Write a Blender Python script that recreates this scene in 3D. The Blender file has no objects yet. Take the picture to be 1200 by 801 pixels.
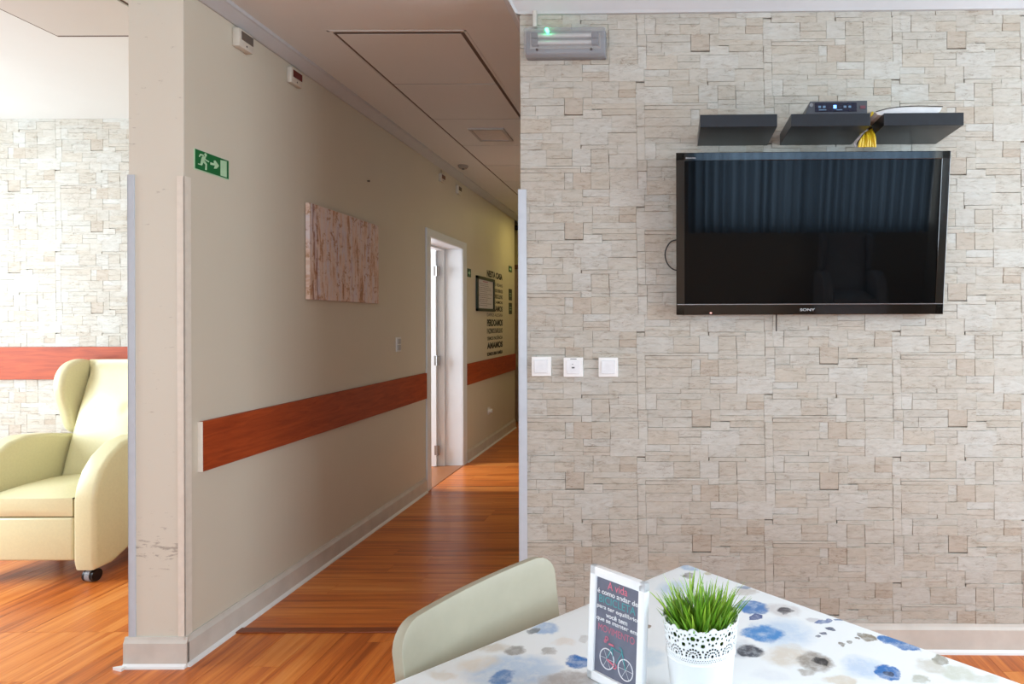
import bpy, bmesh, math, random
from mathutils import Matrix, Vector
random.seed(7)
C = bpy.context.scene.collection
SC = bpy.context.scene
R = math.radians

# ------------------------------------------------------------------ camera
H, F, PX, PY = 1.37, 746.0, 775.0, 377.0     # eye height, focal length in pixels, principal point (1200x801 frame)
cam = bpy.data.cameras.new('camera'); co = bpy.data.objects.new('camera', cam); C.objects.link(co)
cam.sensor_width = 36; cam.sensor_fit = 'HORIZONTAL'; cam.lens = F / 1200 * 36
cam.shift_x = (600 - PX) / 1200; cam.shift_y = (PY - 400.5) / 1200
cam.clip_start = 0.02
co.location = (0, 0, H); co.rotation_euler = (R(90), R(0.17), 0)
SC.camera = co
# ------------------------------------------------------------------ world, exposure
w = bpy.data.worlds.new('world'); SC.world = w; w.use_nodes = True
w.node_tree.nodes['Background'].inputs[0].default_value = (0.75, 0.87, 1.0, 1)
w.node_tree.nodes['Background'].inputs[1].default_value = 1.0
SC.view_settings.view_transform = 'Standard'; SC.view_settings.look = 'None'
SC.view_settings.gamma = 1; SC.view_settings.use_curve_mapping = False
SC.view_settings.exposure = 0.82
# ------------------------------------------------------------------ daylight at the windows
def area(name, loc, direction, sx, sy, power, col):
    l = bpy.data.lights.new(name, 'AREA'); l.shape = 'RECTANGLE'; l.size = sx; l.size_y = sy
    l.energy = power; l.color = col
    o = bpy.data.objects.new(name, l); C.objects.link(o); o.location = loc
    o.rotation_euler = Vector(direction).to_track_quat('-Z', 'Y').to_euler()
    return o
area('daylight_rear_window', (-1.5, -3.02, 1.65), (0, 1, -0.30), 2.4, 1.5, 60, (0.76, 0.89, 1.0))
area('daylight_curtain_window', (1.9, -3.3, 1.85), (0, 1, 0), 3.2, 1.2, 80, (0.80, 0.90, 1.0))
area('daylight_right_window', (3.15, 0.95, 1.75), (-1, 0.1, -0.15), 2.0, 1.5, 58, (0.78, 0.90, 1.0))
area('daylight_left_window', (-5.15, 2.6, 1.5), (1, 0.25, 0.02), 1.8, 1.6, 66, (0.80, 0.91, 1.0))
area('daylight_side_room', (-4.3, 5.35, 1.7), (1, 0.12, -0.25), 1.3, 1.4, 85, (0.90, 0.95, 1.0))
area('corridor_end_lamp', (-1.3, 7.9, 2.70), (0, 0, -1), 0.25, 0.25, 3.0, (1.0, 0.84, 0.30))

# ------------------------------------------------------------------ helpers
def lin(c):
    return tuple(((v/255)/12.92 if v/255 <= 0.04045 else ((v/255+0.055)/1.055)**2.4) for v in c) + (1,)
class NT:
    def __init__(s, name):
        s.m = bpy.data.materials.new(name); s.m.use_nodes = True; s.t = s.m.node_tree
        s.b = s.t.nodes['Principled BSDF']
    def n(s, typ, **kw):
        nd = s.t.nodes.new(typ)
        for k, v in kw.items():
            if k.startswith('i_'): nd.inputs[int(k[2:])].default_value = v
            else: setattr(nd, k, v)
        return nd
    def l(s, a, b): s.t.links.new(a, b)
    def math(s, op, a, b=None):
        nd = s.t.nodes.new('ShaderNodeMath'); nd.operation = op
        for i, v in enumerate((a, b)):
            if v is None: continue
            if isinstance(v, (int, float)): nd.inputs[i].default_value = v
            else: s.l(v, nd.inputs[i])
        return nd.outputs[0]
    def mix(s, fac, a, b, blend='MIX'):
        nd = s.t.nodes.new('ShaderNodeMix'); nd.data_type = 'RGBA'; nd.blend_type = blend
        for sock, v in ((nd.inputs[0], fac), (nd.inputs[6], a), (nd.inputs[7], b)):
            if isinstance(v, (int, float)) or isinstance(v, tuple): sock.default_value = v
            else: s.l(v, sock)
        return nd.outputs[2]
    def ramp(s, fac, stops):
        nd = s.t.nodes.new('ShaderNodeValToRGB'); e = nd.color_ramp.elements
        while len(e) < len(stops): e.new(0.5)
        for i, (p, c) in enumerate(stops): e[i].position = p; e[i].color = c
        s.l(fac, nd.inputs[0]); return nd.outputs[0]
    def noise(s, vec, scale, detail=3, rough=0.55):
        nd = s.n('ShaderNodeTexNoise'); nd.inputs['Scale'].default_value = scale
        nd.inputs['Detail'].default_value = detail; nd.inputs['Roughness'].default_value = rough
        if vec is not None: s.l(vec, nd.inputs['Vector'])
        return nd
    def bump(s, h, strength, dist=0.01):
        nd = s.n('ShaderNodeBump'); nd.inputs['Strength'].default_value = strength
        nd.inputs['Distance'].default_value = dist; s.l(h, nd.inputs['Height'])
        s.l(nd.outputs[0], s.b.inputs['Normal'])
_mats = {}
def M(name, col, rough=0.5, metal=0.0, var=0.04, scale=30, bump=0.0, spec=0.5, **kw):
    if name in _mats: return _mats[name]
    t = NT(name); c = lin(col)
    tc = t.n('ShaderNodeTexCoord')
    nz = t.noise(tc.outputs['Object'], scale)
    dark = tuple(v*(1-var*2) for v in c[:3]) + (1,)
    lite = tuple(min(1, v*(1+var)) for v in c[:3]) + (1,)
    t.l(t.ramp(nz.outputs[0], [(0.3, dark), (0.7, lite)]), t.b.inputs['Base Color'])
    t.b.inputs['Roughness'].default_value = rough; t.b.inputs['Metallic'].default_value = metal
    t.b.inputs['Specular IOR Level'].default_value = spec
    for k, v in kw.items(): t.b.inputs[k.replace('_', ' ')].default_value = v
    if bump: t.bump(nz.outputs[0], bump, 0.003)
    _mats[name] = t.m; return t.m
def link(name, me, mat=None, parent=None):
    o = bpy.data.objects.new(name, me); C.objects.link(o)
    if mat is not None and hasattr(me, 'materials') and not len(me.materials):
        for m_ in (mat if isinstance(mat, list) else [mat]): me.materials.append(m_)
    if parent is not None: o.parent = parent
    return o
def tag(o, label=None, cat=None, group=None, kind=None):
    if label: o['label'] = label
    if cat: o['category'] = cat
    if group: o['group'] = group
    if kind: o['kind'] = kind
    return o
def thing(name, loc, label, cat, group=None, rot=(0, 0, 0), matrix=None):
    o = bpy.data.objects.new(name, None); C.objects.link(o); o.empty_display_size = 0.05
    if matrix is not None: o.matrix_world = matrix @ Matrix.Translation(loc)
    else: o.location = loc; o.rotation_euler = rot
    return tag(o, label, cat, group)
class MB:
    """collects shapes into one mesh"""
    def __init__(s): s.bm = bmesh.new()
    def box(s, x0, x1, y0, y1, z0, z1, bev=0.0, seg=2, mat=0):
        b = bmesh.new(); bmesh.ops.create_cube(b, size=1)
        for v in b.verts:
            v.co = Vector(((x0+x1)/2 + v.co.x*(x1-x0), (y0+y1)/2 + v.co.y*(y1-y0), (z0+z1)/2 + v.co.z*(z1-z0)))
        if bev: bmesh.ops.bevel(b, geom=list(b.edges), offset=bev, segments=seg, profile=0.5, affect='EDGES')
        return s.add(b, mat)
    def add(s, b, mat=0):
        for f in b.faces: f.material_index = mat
        me = bpy.data.meshes.new('t'); b.to_mesh(me); b.free(); s.bm.from_mesh(me); bpy.data.meshes.remove(me)
        return s
    def prism(s, pts, axis, a, b_, bev=0.0, seg=2, mat=0):
        """polygon pts extruded along axis (0 x: pts are y,z; 1 y: pts are x,z; 2 z: pts are x,y) from a to b_"""
        b = bmesh.new()
        def P(p, t): return {0: (t, p[0], p[1]), 1: (p[0], t, p[1]), 2: (p[0], p[1], t)}[axis]
        v0 = [b.verts.new(P(p, a)) for p in pts]; v1 = [b.verts.new(P(p, b_)) for p in pts]
        b.faces.new(v0); b.faces.new(v1[::-1]); n = len(pts)
        caps = set()
        for i in range(n): b.faces.new((v0[i], v1[i], v1[(i+1) % n], v0[(i+1) % n]))
        bmesh.ops.recalc_face_normals(b, faces=list(b.faces))
        if bev:
            es = [e for e in b.edges if (e.verts[0] in v0 and e.verts[1] in v0) or (e.verts[0] in v1 and e.verts[1] in v1)]
            bmesh.ops.bevel(b, geom=es, offset=bev, segments=seg, profile=0.5, affect='EDGES')
        return s.add(b, mat)
    def lathe(s, prof, n=32, c=(0, 0), mat=0):
        b = bmesh.new(); rings = []
        for r, z in prof:
            rings.append([b.verts.new((c[0]+r*math.cos(2*math.pi*i/n), c[1]+r*math.sin(2*math.pi*i/n), z)) for i in range(n)])
        for k in range(len(rings)-1):
            for i in range(n):
                b.faces.new((rings[k][i], rings[k][(i+1) % n], rings[k+1][(i+1) % n], rings[k+1][i]))
        if prof[0][0] > 1e-4: b.faces.new(rings[0][::-1])
        if prof[-1][0] > 1e-4: b.faces.new(rings[-1])
        bmesh.ops.remove_doubles(b, verts=list(b.verts), dist=1e-6)
        bmesh.ops.recalc_face_normals(b, faces=list(b.faces))
        return s.add(b, mat)
    def tube(s, pts, r, n=8, mat=0, closed=False):
        b = bmesh.new(); pts = [Vector(p) for p in pts]; rings = []; N = len(pts)
        up = Vector((0.31, 0.17, 0.93)).normalized()
        for k, p in enumerate(pts):
            if closed: t = pts[(k+1) % N] - pts[k-1]
            else: t = pts[min(k+1, N-1)] - pts[max(k-1, 0)]
            t.normalize(); a = t.cross(up)
            if a.length < 1e-3: a = t.cross(Vector((1, 0, 0)))
            a.normalize(); c_ = t.cross(a)
            rr = r[k] if isinstance(r, (list, tuple)) else r
            rings.append([b.verts.new(p + a*rr*math.cos(2*math.pi*i/n) + c_*rr*math.sin(2*math.pi*i/n)) for i in range(n)])
        K = N if closed else N-1
        for k in range(K):
            q = rings[(k+1) % N]
            for i in range(n): b.faces.new((rings[k][i], rings[k][(i+1) % n], q[(i+1) % n], q[i]))
        if not closed: b.faces.new(rings[0][::-1]); b.faces.new(rings[-1])
        bmesh.ops.recalc_face_normals(b, faces=list(b.faces))
        return s.add(b, mat)
    def cyl(s, p0, p1, r, n=20, mat=0): return s.tube([p0, p1], r, n, mat)
    def build(s, name, mat=None, parent=None, smooth=False, angle=40):
        me = bpy.data.meshes.new(name); s.bm.to_mesh(me); s.bm.free()
        if smooth:
            for p in me.polygons: p.use_smooth = True
            try: me.set_sharp_from_angle(angle=R(angle))
            except Exception: pass
        return link(name, me, mat, parent)
def smoothcurve(pts, n=8):
    """Catmull-Rom through pts"""
    P = [Vector(p) for p in pts]; P = [2*P[0]-P[1]] + P + [2*P[-1]-P[-2]]; out = []
    for i in range(1, len(P)-2):
        for k in range(n):
            t = k/n; a, b, c, d = P[i-1], P[i], P[i+1], P[i+2]
            out.append(0.5*((2*b)+(c-a)*t+(2*a-5*b+4*c-d)*t*t+(-a+3*b-3*c+d)*t**3))
    out.append(P[-2]); return out
def struct(o, label=None): return tag(o, label, None, None, 'structure')

# frames: XL = corridor wall plane (faces +x), YW = stone wall plane (faces -y)
XL, YW, XC = -1.910, 2.66, -0.585
YP = 2.555                      # front of the pillar
XP = -2.13                      # far side of the corridor wall
YB = 4.08                       # back wall of the left room
ZC, ZC2 = 2.75, 2.68            # ceilings: main and left room
WALL = Matrix.Translation((0.1, YW, 0)) @ Matrix.Rotation(-R(1.0), 4, 'Z') @ Matrix.Translation((-0.1, 0, 0))   # local x along wall, y=0 wall face, -y to viewer
LEFTM = Matrix(((0, 0, 1, XL), (1, 0, 0, 0), (0, 1, 0, 0), (0, 0, 0, 1)))     # local x = depth, local y = up, local z = out of corridor wall
FRONTM = Matrix(((1, 0, 0, 0), (0, 0, -1, 0), (0, 1, 0, 0), (0, 0, 0, 1)))    # local x = x, y = up, z = towards viewer
def wy(px): return -XL*F/(PX-px)                 # depth on the corridor wall of image column px
def wz(px, py): return H + (PY-py)*wy(px)/F
def sx(px): return (px-PX)*YW/F                  # on the stone wall
def sz(py): return H + (PY-py)*YW/F

def text(name, body, cx, cy, wd, hg, mat, parent, bold=0.0, z=0.0, ext=0.0004):
    cu = bpy.data.curves.new(name, 'FONT'); cu.body = body; cu.align_x = 'CENTER'; cu.align_y = 'CENTER'
    cu.size = 1; cu.extrude = 0; cu.offset = bold
    cu.materials.append(mat)
    f = bpy.data.objects.new(name+'_font', cu); C.objects.link(f)
    bpy.context.view_layer.update()
    me = bpy.data.meshes.new_from_object(f.evaluated_get(bpy.context.evaluated_depsgraph_get()))
    bpy.data.objects.remove(f); bpy.data.curves.remove(cu)
    me.name = name; me.materials.clear(); me.materials.append(mat)
    co_ = [v.co.copy() for v in me.vertices]
    for sgn in (0,):
        b = bmesh.new(); b.from_mesh(me)
        r_ = bmesh.ops.extrude_face_region(b, geom=list(b.faces))
        hz_ = ext/max(wd/max(max(c.x for c in co_)-min(c.x for c in co_), 1e-4), 1e-6)
        for g_ in r_['geom']:
            if isinstance(g_, bmesh.types.BMVert): g_.co.z += hz_
        bmesh.ops.recalc_face_normals(b, faces=list(b.faces)); b.to_mesh(me); b.free()
    o = bpy.data.objects.new(name, me); C.objects.link(o)
    bpy.context.view_layer.update()
    d = o.dimensions.copy(); bb = [Vector(b) for b in o.bound_box]
    mx = (max(b.x for b in bb)+min(b.x for b in bb))/2; my = (max(b.y for b in bb)+min(b.y for b in bb))/2
    ax, ay = wd/max(d.x, 1e-4), hg/max(d.y, 1e-4)
    o.parent = parent; o.scale = (ax, ay, ax); o.location = (cx-mx*ax, cy-my*ay, z)
    return o

# ------------------------------------------------------------------ materials
def paint(name, col, bumpy=0.15, var=0.03):
    t = NT(name); c = lin(col); g = t.n('ShaderNodeNewGeometry')
    n1 = t.noise(g.outputs['Position'], 2.3, 3); n2 = t.noise(g.outputs['Position'], 60, 3)
    t.l(t.ramp(n1.outputs[0], [(0.3, tuple(v*(1-var) for v in c[:3])+(1,)), (0.7, c)]), t.b.inputs['Base Color'])
    t.b.inputs['Roughness'].default_value = 0.55; t.bump(n2.outputs[0], bumpy, 0.002); return t.m
m_cream = paint('cream_wall_paint', (210, 202, 184))
m_ceil = paint('ceiling_paint', (212, 212, 208))
m_ceil_l = paint('left_room_ceiling_paint', (214, 216, 212))
m_white = M('white_gloss_paint', (232, 232, 230), 0.35, var=0.02, scale=8)
m_corn = M('cornice_white', (190, 191, 192), 0.5, var=0.02, scale=8)
m_base = M('baseboard_offwhite', (206, 201, 191), 0.4, var=0.04, scale=12)
m_guard = M('corner_guard_grey', (190, 198, 206), 0.35, var=0.02)
m_guardc = M('corner_guard_cream', (226, 218, 204), 0.35, var=0.03)
m_fixing = M('fixing_dark', (70, 60, 55), 0.8)  # dark brown-grey of screws, nail and sensor wire
m_dark = M('ceiling_gap_brown', (96, 80, 70), 0.8)
m_room = paint('side_room_white', (235, 236, 238))
m_olive = paint('far_corridor_paint', (196, 184, 132))
def pillar_mat():
    t = NT('scuffed_pillar_paint'); c = lin((212, 207, 192)); g = t.n('ShaderNodeNewGeometry')
    mp = t.n('ShaderNodeMapping'); mp.inputs['Scale'].default_value = (14, 14, 60); t.l(g.outputs['Position'], mp.inputs[0])
    n = t.noise(mp.outputs[0], 1.3, 5, 0.7)
    sep = t.n('ShaderNodeSeparateXYZ'); t.l(g.outputs['Position'], sep.inputs[0])
    a = t.math('SUBTRACT', sep.outputs[2], 0.47); a = t.math('ABSOLUTE', a); a = t.math('MULTIPLY', a, -6); a = t.math('ADD', a, 1.0)
    a = t.math('MAXIMUM', a, 0.0); a = t.math('MULTIPLY', a, 0.14)
    v = t.math('ADD', n.outputs[0], a)
    fac = t.ramp(v, [(0.66, (0, 0, 0, 1)), (0.74, (0.55, 0.55, 0.55, 1))])
    t.l(t.mix(fac, c, lin((120, 108, 98))), t.b.inputs['Base Color']); t.b.inputs['Roughness'].default_value = 0.5
    return t.m
m_pillar = pillar_mat()
def wood_floor(name, axis):
    t = NT(name); at = t.n('ShaderNodeVertexColor', layer_name='tint'); g = t.n('ShaderNodeNewGeometry')
    sep = t.n('ShaderNodeSeparateColor'); t.l(at.outputs[0], sep.inputs[0])
    mp = t.n('ShaderNodeMapping'); mp.inputs['Scale'].default_value = (1.1, 26, 1) if axis == 0 else (26, 1.1, 1)
    add = t.n('ShaderNodeVectorMath', operation='ADD'); sc = t.n('ShaderNodeVectorMath', operation='SCALE')
    t.l(at.outputs[0], sc.inputs[0]); sc.inputs['Scale'].default_value = 37.0
    t.l(g.outputs['Position'], add.inputs[0]); t.l(sc.outputs[0], add.inputs[1]); t.l(add.outputs[0], mp.inputs[0])
    n1 = t.noise(mp.outputs[0], 1.0, 6, 0.62); n1.inputs['Distortion'].default_value = 0.5
    n2 = t.noise(mp.outputs[0], 5.0, 4, 0.6)
    v = t.math('MULTIPLY', n1.outputs[0], 0.72); v = t.math('ADD', v, t.math('MULTIPLY', n2.outputs[0], 0.16))
    v = t.math('ADD', v, t.math('MULTIPLY', sep.outputs[0], 0.16))
    col = t.ramp(v, [(0.34, lin((152, 74, 28))), (0.47, lin((196, 104, 42))), (0.58, lin((216, 128, 56))), (0.72, lin((230, 152, 82)))])
    t.l(col, t.b.inputs['Base Color'])
    t.b.inputs['Roughness'].default_value = 0.3; t.b.inputs['Specular IOR Level'].default_value = 0.4
    t.bump(n2.outputs[0], 0.04, 0.002); return t.m
m_floor_y = wood_floor('laminate_along_depth', 1); m_floor_x = wood_floor('laminate_across', 0)
def rail_wood():
    t = NT('cherry_rail_wood'); tc = t.n('ShaderNodeTexCoord'); mp = t.n('ShaderNodeMapping')
    mp.inputs['Scale'].default_value = (2, 2, 22); t.l(tc.outputs['Object'], mp.inputs[0])
    n = t.noise(mp.outputs[0], 2.0, 5, 0.6); n.inputs['Distortion'].default_value = 0.8
    t.l(t.ramp(n.outputs[0], [(0.3, lin((140, 52, 18))), (0.7, lin((176, 76, 32)))]), t.b.inputs['Base Color'])
    t.b.inputs['Roughness'].default_value = 0.5; t.b.inputs['Specular IOR Level'].default_value = 0.25; return t.m
m_rail = rail_wood()
def stone_mat():
    t = NT('split_stone'); at = t.n('ShaderNodeVertexColor', layer_name='tint'); g = t.n('ShaderNodeNewGeometry')
    mp = t.n('ShaderNodeMapping'); mp.inputs['Scale'].default_value = (1, 1, 3.2); t.l(g.outputs['Position'], mp.inputs[0])
    n1 = t.noise(mp.outputs[0], 22, 6, 0.72); n1.inputs['Distortion'].default_value = 0.7
    n2 = t.noise(mp.outputs[0], 7, 3, 0.6)
    f = t.ramp(n1.outputs[0], [(0.32, (0.72, 0.68, 0.64, 1)), (0.45, (0.95, 0.94, 0.93, 1)), (0.62, (1.05, 1.05, 1.05, 1))])
    f2 = t.ramp(n2.outputs[0], [(0.35, (0.96, 0.93, 0.90, 1)), (0.65, (1.02, 1.02, 1.02, 1))])
    c = t.mix(1.0, at.outputs[0], f, 'MULTIPLY'); c = t.mix(0.8, c, f2, 'MULTIPLY')
    mp3 = t.n('ShaderNodeMapping'); mp3.inputs['Scale'].default_value = (9, 9, 85); t.l(g.outputs['Position'], mp3.inputs[0])
    n3 = t.noise(mp3.outputs[0], 1.0, 4, 0.6); n3.inputs['Distortion'].default_value = 1.2
    cr = t.ramp(n3.outputs[0], [(0.475, (1, 1, 1, 1)), (0.492, (0.58, 0.50, 0.45, 1)), (0.508, (1, 1, 1, 1))])
    n4 = t.noise(g.outputs['Position'], 11, 2, 0.5); mk = t.ramp(n4.outputs[0], [(0.50, (0, 0, 0, 1)), (0.60, (1, 1, 1, 1))])
    c = t.mix(mk, c, t.mix(1.0, c, cr, 'MULTIPLY'))
    t.l(c, t.b.inputs['Base Color']); t.b.inputs['Roughness'].default_value = 0.75
    t.b.inputs['Specular IOR Level'].default_value = 0.25
    t.bump(n1.outputs[0], 0.6, 0.005); return t.m
m_stone = stone_mat()
m_grout = M('stone_joint_grout', (168, 153, 138), 0.9)  # grout colour of the backing behind the stones
m_black = M('black_satin', (24, 25, 27), 0.35, var=0.05)
m_shelf = M('black_shelf_laminate', (28, 36, 44), 0.32, var=0.08, scale=40)
m_plast = M('white_plastic', (232, 232, 230), 0.35, var=0.01)
m_print = M('black_print', (22, 22, 20), 0.6)

# ------------------------------------------------------------------ structure
def slab(name, x0, x1, y0, y1, z0, z1, mat, parent=None):
    o = MB().box(x0, x1, y0, y1, z0, z1).build(name, mat, parent)
    return struct(o) if parent is None else o
# floor with its boards
floor = slab('floor', -5.5, 3.4, -3.3, 9.0, -0.12, -0.012, m_dark)
def tint_attr(me, cols):
    a = me.color_attributes.new('tint', 'FLOAT_COLOR', 'CORNER')
    for p, c in zip(me.polygons, cols):
        for li in p.loop_indices: a.data[li].color = c
def plank(x0, x1, y0, y1, mat):
    g = 0.0006; m = MB().box(x0+g, x1-g, y0+g, y1-g, -0.012, 0.0)
    o = m.build('plank', mat, floor); tone = (random.random(), random.random(), random.random(), 1)
    tint_attr(o.data, [tone]*len(o.data.polygons)); return o
rest = []
def plankfield(x0, x1, y0, y1, axis, mat, wd, ln, keep):
    n = int((((y1-y0) if axis == 0 else (x1-x0)) / wd)) + 1
    for i in range(n):
        a = (y0 if axis == 0 else x0) + i*wd; b = min(a+wd, y1 if axis == 0 else x1)
        if b-a < 0.01: continue
        lo, hi = (x0, x1) if axis == 0 else (y0, y1)
        t = lo - random.random()*ln
        while t < hi:
            s0, s1 = max(t, lo), min(t+ln, hi)
            if s1-s0 > 0.02:
                r = (s0, s1, a, b) if axis == 0 else (a, b, s0, s1)
                if keep(r): plank(*r, mat)
                else: rest.append(r)
            t += ln
YT = 2.83
plankfield(-5.3, 3.3, -3.2, YT, 1, m_floor_y, 0.13, 1.28, lambda r: r[3] > 1.35 and r[0] > -3.6 and not (-0.25 < r[0] < 0.75 and r[3] < 2.2) and r[0] < 1.6)
plankfield(-5.3, XP, YT, YB, 1, m_floor_y, 0.13, 1.28, lambda r: r[0] > -4.4)
plankfield(XL, XC, YT, 8.8, 0, m_floor_x, 0.13, 1.28, lambda r: r[2] < 8)
plankfield(-4.4, XL, 5.2, 6.3, 0, m_floor_x, 0.13, 1.28, lambda r: r[1] > -2.2)
plankfield(-3.2, XL, 8.29, 8.8, 0, m_floor_x, 0.13, 1.28, lambda r: False)
m = MB()
for r in rest: m.box(r[0]+.0006, r[1]-.0006, r[2]+.0006, r[3]-.0006, -0.012, 0)
o = m.build('plank_field', m_floor_y, floor)
cols = []
for r in rest: cols += [(random.random(), random.random(), random.random(), 1)]*6
tint_attr(o.data, cols); tag(o, kind='stuff')
# threshold strip between the two floor directions
struct(MB().box(XL+0.02, XC, YT-0.02, YT+0.025, 0.0, 0.007, 0.003).build('trim_1', M('threshold_brown', (128, 62, 30), 0.35), None))
# ceilings
ceil = slab('ceiling', XP, 3.3, -3.2, 9.0, ZC, ZC+0.15, m_ceil)
slab('ceiling_left', -5.3, XP-0.001, -3.2, YB+0.1, ZC2, ZC2+0.24, m_ceil_l)
slab('ceiling_side_room', -4.6, XP+0.2, YB+0.1, 9.0, ZC, ZC+0.15, m_ceil)
# walls
cw = slab('wall_left', XP, XL, YP, 5.20, 0, ZC+0.1, m_cream)
slab('wall_left_far', XP, XL, 6.13, 8.29, 0, ZC+0.1, m_cream)
slab('wall_left_over_door', XP, XL, 5.20, 6.13, 2.09, ZC+0.1, m_cream)
struct(MB().box(XP-0.0, XL-0.0, YP-0.006, YP, 0, ZC+0.05).build('trim_2', m_pillar))
slab('wall_left_room_back', -5.3, XP, YB+0.014, YB+0.12, 0, ZC2, m_grout)
# outer left wall with a window gap
for nm, a in (('wall_outer_left', (-5.3, -5.2, -3.2, 1.7, 0, ZC)), ('wall_outer_left_far', (-5.3, -5.2, 3.5, YB, 0, ZC)),
              ('wall_outer_left_sill', (-5.3, -5.2, 1.7, 3.5, 0, 0.7)), ('wall_outer_left_head', (-5.3, -5.2, 1.7, 3.5, 2.3, ZC)),
              ('wall_rear_left', (-5.3, -2.75, -3.2, -3.1, 0, ZC)), ('wall_rear_pier', (-0.25, 0.2, -3.2, -3.1, 0, ZC)),
              ('wall_rear_sill', (-2.75, -0.25, -3.2, -3.1, 0, 0.85)), ('wall_rear_head', (-2.75, -0.25, -3.2, -3.1, 2.42, ZC)),
              ('wall_rear_sill_right', (0.2, 3.4, -3.2, -3.1, 0, 1.2)), ('wall_rear_head_right', (0.2, 3.4, -3.2, -3.1, 2.5, ZC)),
              ('wall_right', (3.2, 3.3, -3.1, -0.15, 0, ZC)), ('wall_right_far', (3.2, 3.3, 2.05, 2.9, 0, ZC)),
              ('wall_right_sill', (3.2, 3.3, -0.15, 2.05, 0, 0.9)), ('wall_right_head', (3.2, 3.3, -0.15, 2.05, 2.55, ZC))):
    slab(nm, *a, m_cream)
slab('wall_side_room_left', -4.6, -4.5, YB+0.12, 6.9, 0, ZC, m_room)
slab('wall_side_room_back', -4.6, XP, 6.8, 6.9, 0, ZC, m_room)
slab('wall_corridor_end', -3.2, XC+0.1, 8.80, 8.9, 0, ZC, m_olive)
slab('wall_corridor_niche', -3.2, -3.1, 6.9, 8.8, 0, ZC, m_olive)
slab('wall_corridor_right', XC, XC+0.12, YW+0.22, 8.8, 0, ZC+0.05, m_cream)
# the stone wall's backing slab and its stones
wall_back = MB().box(XC, 3.15, 0.008, 0.2, 0, ZC).build('wall_back', m_grout); wall_back.matrix_world = WALL; struct(wall_back)
# left end face of the stone wall is painted
e = MB().box(XC-0.0, XC+0.01, YW+0.022, YW+0.25, 0, ZC).build('trim_3', m_cream); struct(e)

TONES = {'l': (192, 192, 185), 'm': (188, 186, 177), 'b': (187, 183, 172), 'd': (182, 174, 161), 'r': (187, 183, 173)}
S = [  # stones of one repeat: x0,y0,x1,y1 and tone; 1048 units = 0.53 m
 (105,95,310,152,'l'),(310,95,475,152,'m'),(105,152,475,186,'m'),(105,186,300,237,'m'),(475,95,625,228,'m'),(300,186,475,237,'b'),
 (625,95,850,200,'l'),(850,95,1088,200,'m'),(35,205,105,237,'m'),(35,237,340,375,'l'),(340,237,553,310,'b'),(340,310,553,375,'b'),
 (553,228,710,375,'l'),(632,200,930,235,'m'),(710,235,855,350,'b'),(710,350,860,395,'m'),(930,200,1093,280,'m'),(855,235,930,280,'m'),
 (860,280,1093,395,'m'),(475,228,553,237,'m'),(35,375,105,430,'m'),(105,375,625,397,'m'),(105,397,625,430,'r'),(625,375,710,430,'l'),(710,395,860,425,'m'),(860,395,1095,425,'m'),
 (40,430,105,570,'m'),(105,430,490,500,'b'),(105,500,490,570,'r'),(490,430,560,512,'l'),(490,512,560,570,'m'),(560,430,710,570,'d'),(710,425,865,570,'b'),
 (865,425,1098,570,'m'),(40,570,110,715,'m'),(110,570,330,668,'b'),(330,570,470,675,'m'),(470,570,640,675,'b'),(640,570,863,632,'l'),(640,632,863,680,'r'),
 (863,570,1153,718,'l'),(110,668,400,712,'m'),(400,675,640,712,'m'),(640,680,863,712,'r'),(45,715,110,850,'l'),(110,712,200,850,'l'),(200,712,565,765,'m'),
 (200,765,400,850,'m'),(400,765,565,850,'b'),(565,712,720,850,'m'),(720,712,945,785,'m'),(945,718,1083,785,'b'),(720,785,940,850,'b'),(940,785,1083,850,'d'),(45,850,125,945,'m'),
 (125,850,490,913,'m'),(125,913,250,998,'m'),(250,913,490,998,'m'),(490,850,645,990,'d'),(645,850,720,950,'b'),(720,850,1083,900,'m'),
 (720,900,1083,945,'b'),(50,945,125,1143,'l'),(645,950,800,1025,'l'),(800,945,1088,998,'b'),(125,998,270,1027,'m'),(270,998,645,1027,'m'),
 (125,1027,380,1143,'b'),(380,1027,565,1080,'m'),(380,1080,565,1143,'m'),(565,1027,880,1143,'l'),(880,998,1088,1143,'m'),(800,998,880,1027,'m'),
]
rs = random.Random(3)
SJ = [(rs.uniform(-.0012, .0028), [rs.uniform(-.0008, .0008) for _ in range(8)], rs.uniform(0.97, 1.03), rs.uniform(0.98, 1.02)) for _ in S]
def stone_mesh(i, wd, hg, flat=False):
    """stone seen from -y, local origin at its centre"""
    pr, j, tv, tw = SJ[i]; g = 0.0003; pr = pr*0.25 if flat else pr; d = -0.004-pr; x, z = wd/2-g, hg/2-g
    c = 0.0009
    if min(wd, hg) < 0.008: c = 0.0005
    sg = ((-1, -1), (1, -1), (1, 1), (-1, 1)); V = []
    for k, (a, b) in enumerate(sg): V.append((a*x+j[k]*a, 0.008, b*z+j[k+4]*b))
    for k, (a, b) in enumerate(sg): V.append((a*x+j[k]*a, d+c*0.8, b*z+j[k+4]*b))
    for k, (a, b) in enumerate(sg): V.append((a*(x-c)+j[k]*a, d, b*(z-c)+j[k+4]*b))
    Fc = [(8, 9, 10, 11)]
    for k in range(4):
        n = (k+1) % 4; Fc.append((k, n, n+4, k+4)); Fc.append((k+4, n+4, n+8, k+8))
    c_ = lin(TONES[S[i][4]]); col = (c_[0]*tv, c_[1]*tv*(tw*.5+.5), c_[2]*tv*tw, 1)
    return V, Fc, col
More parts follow.
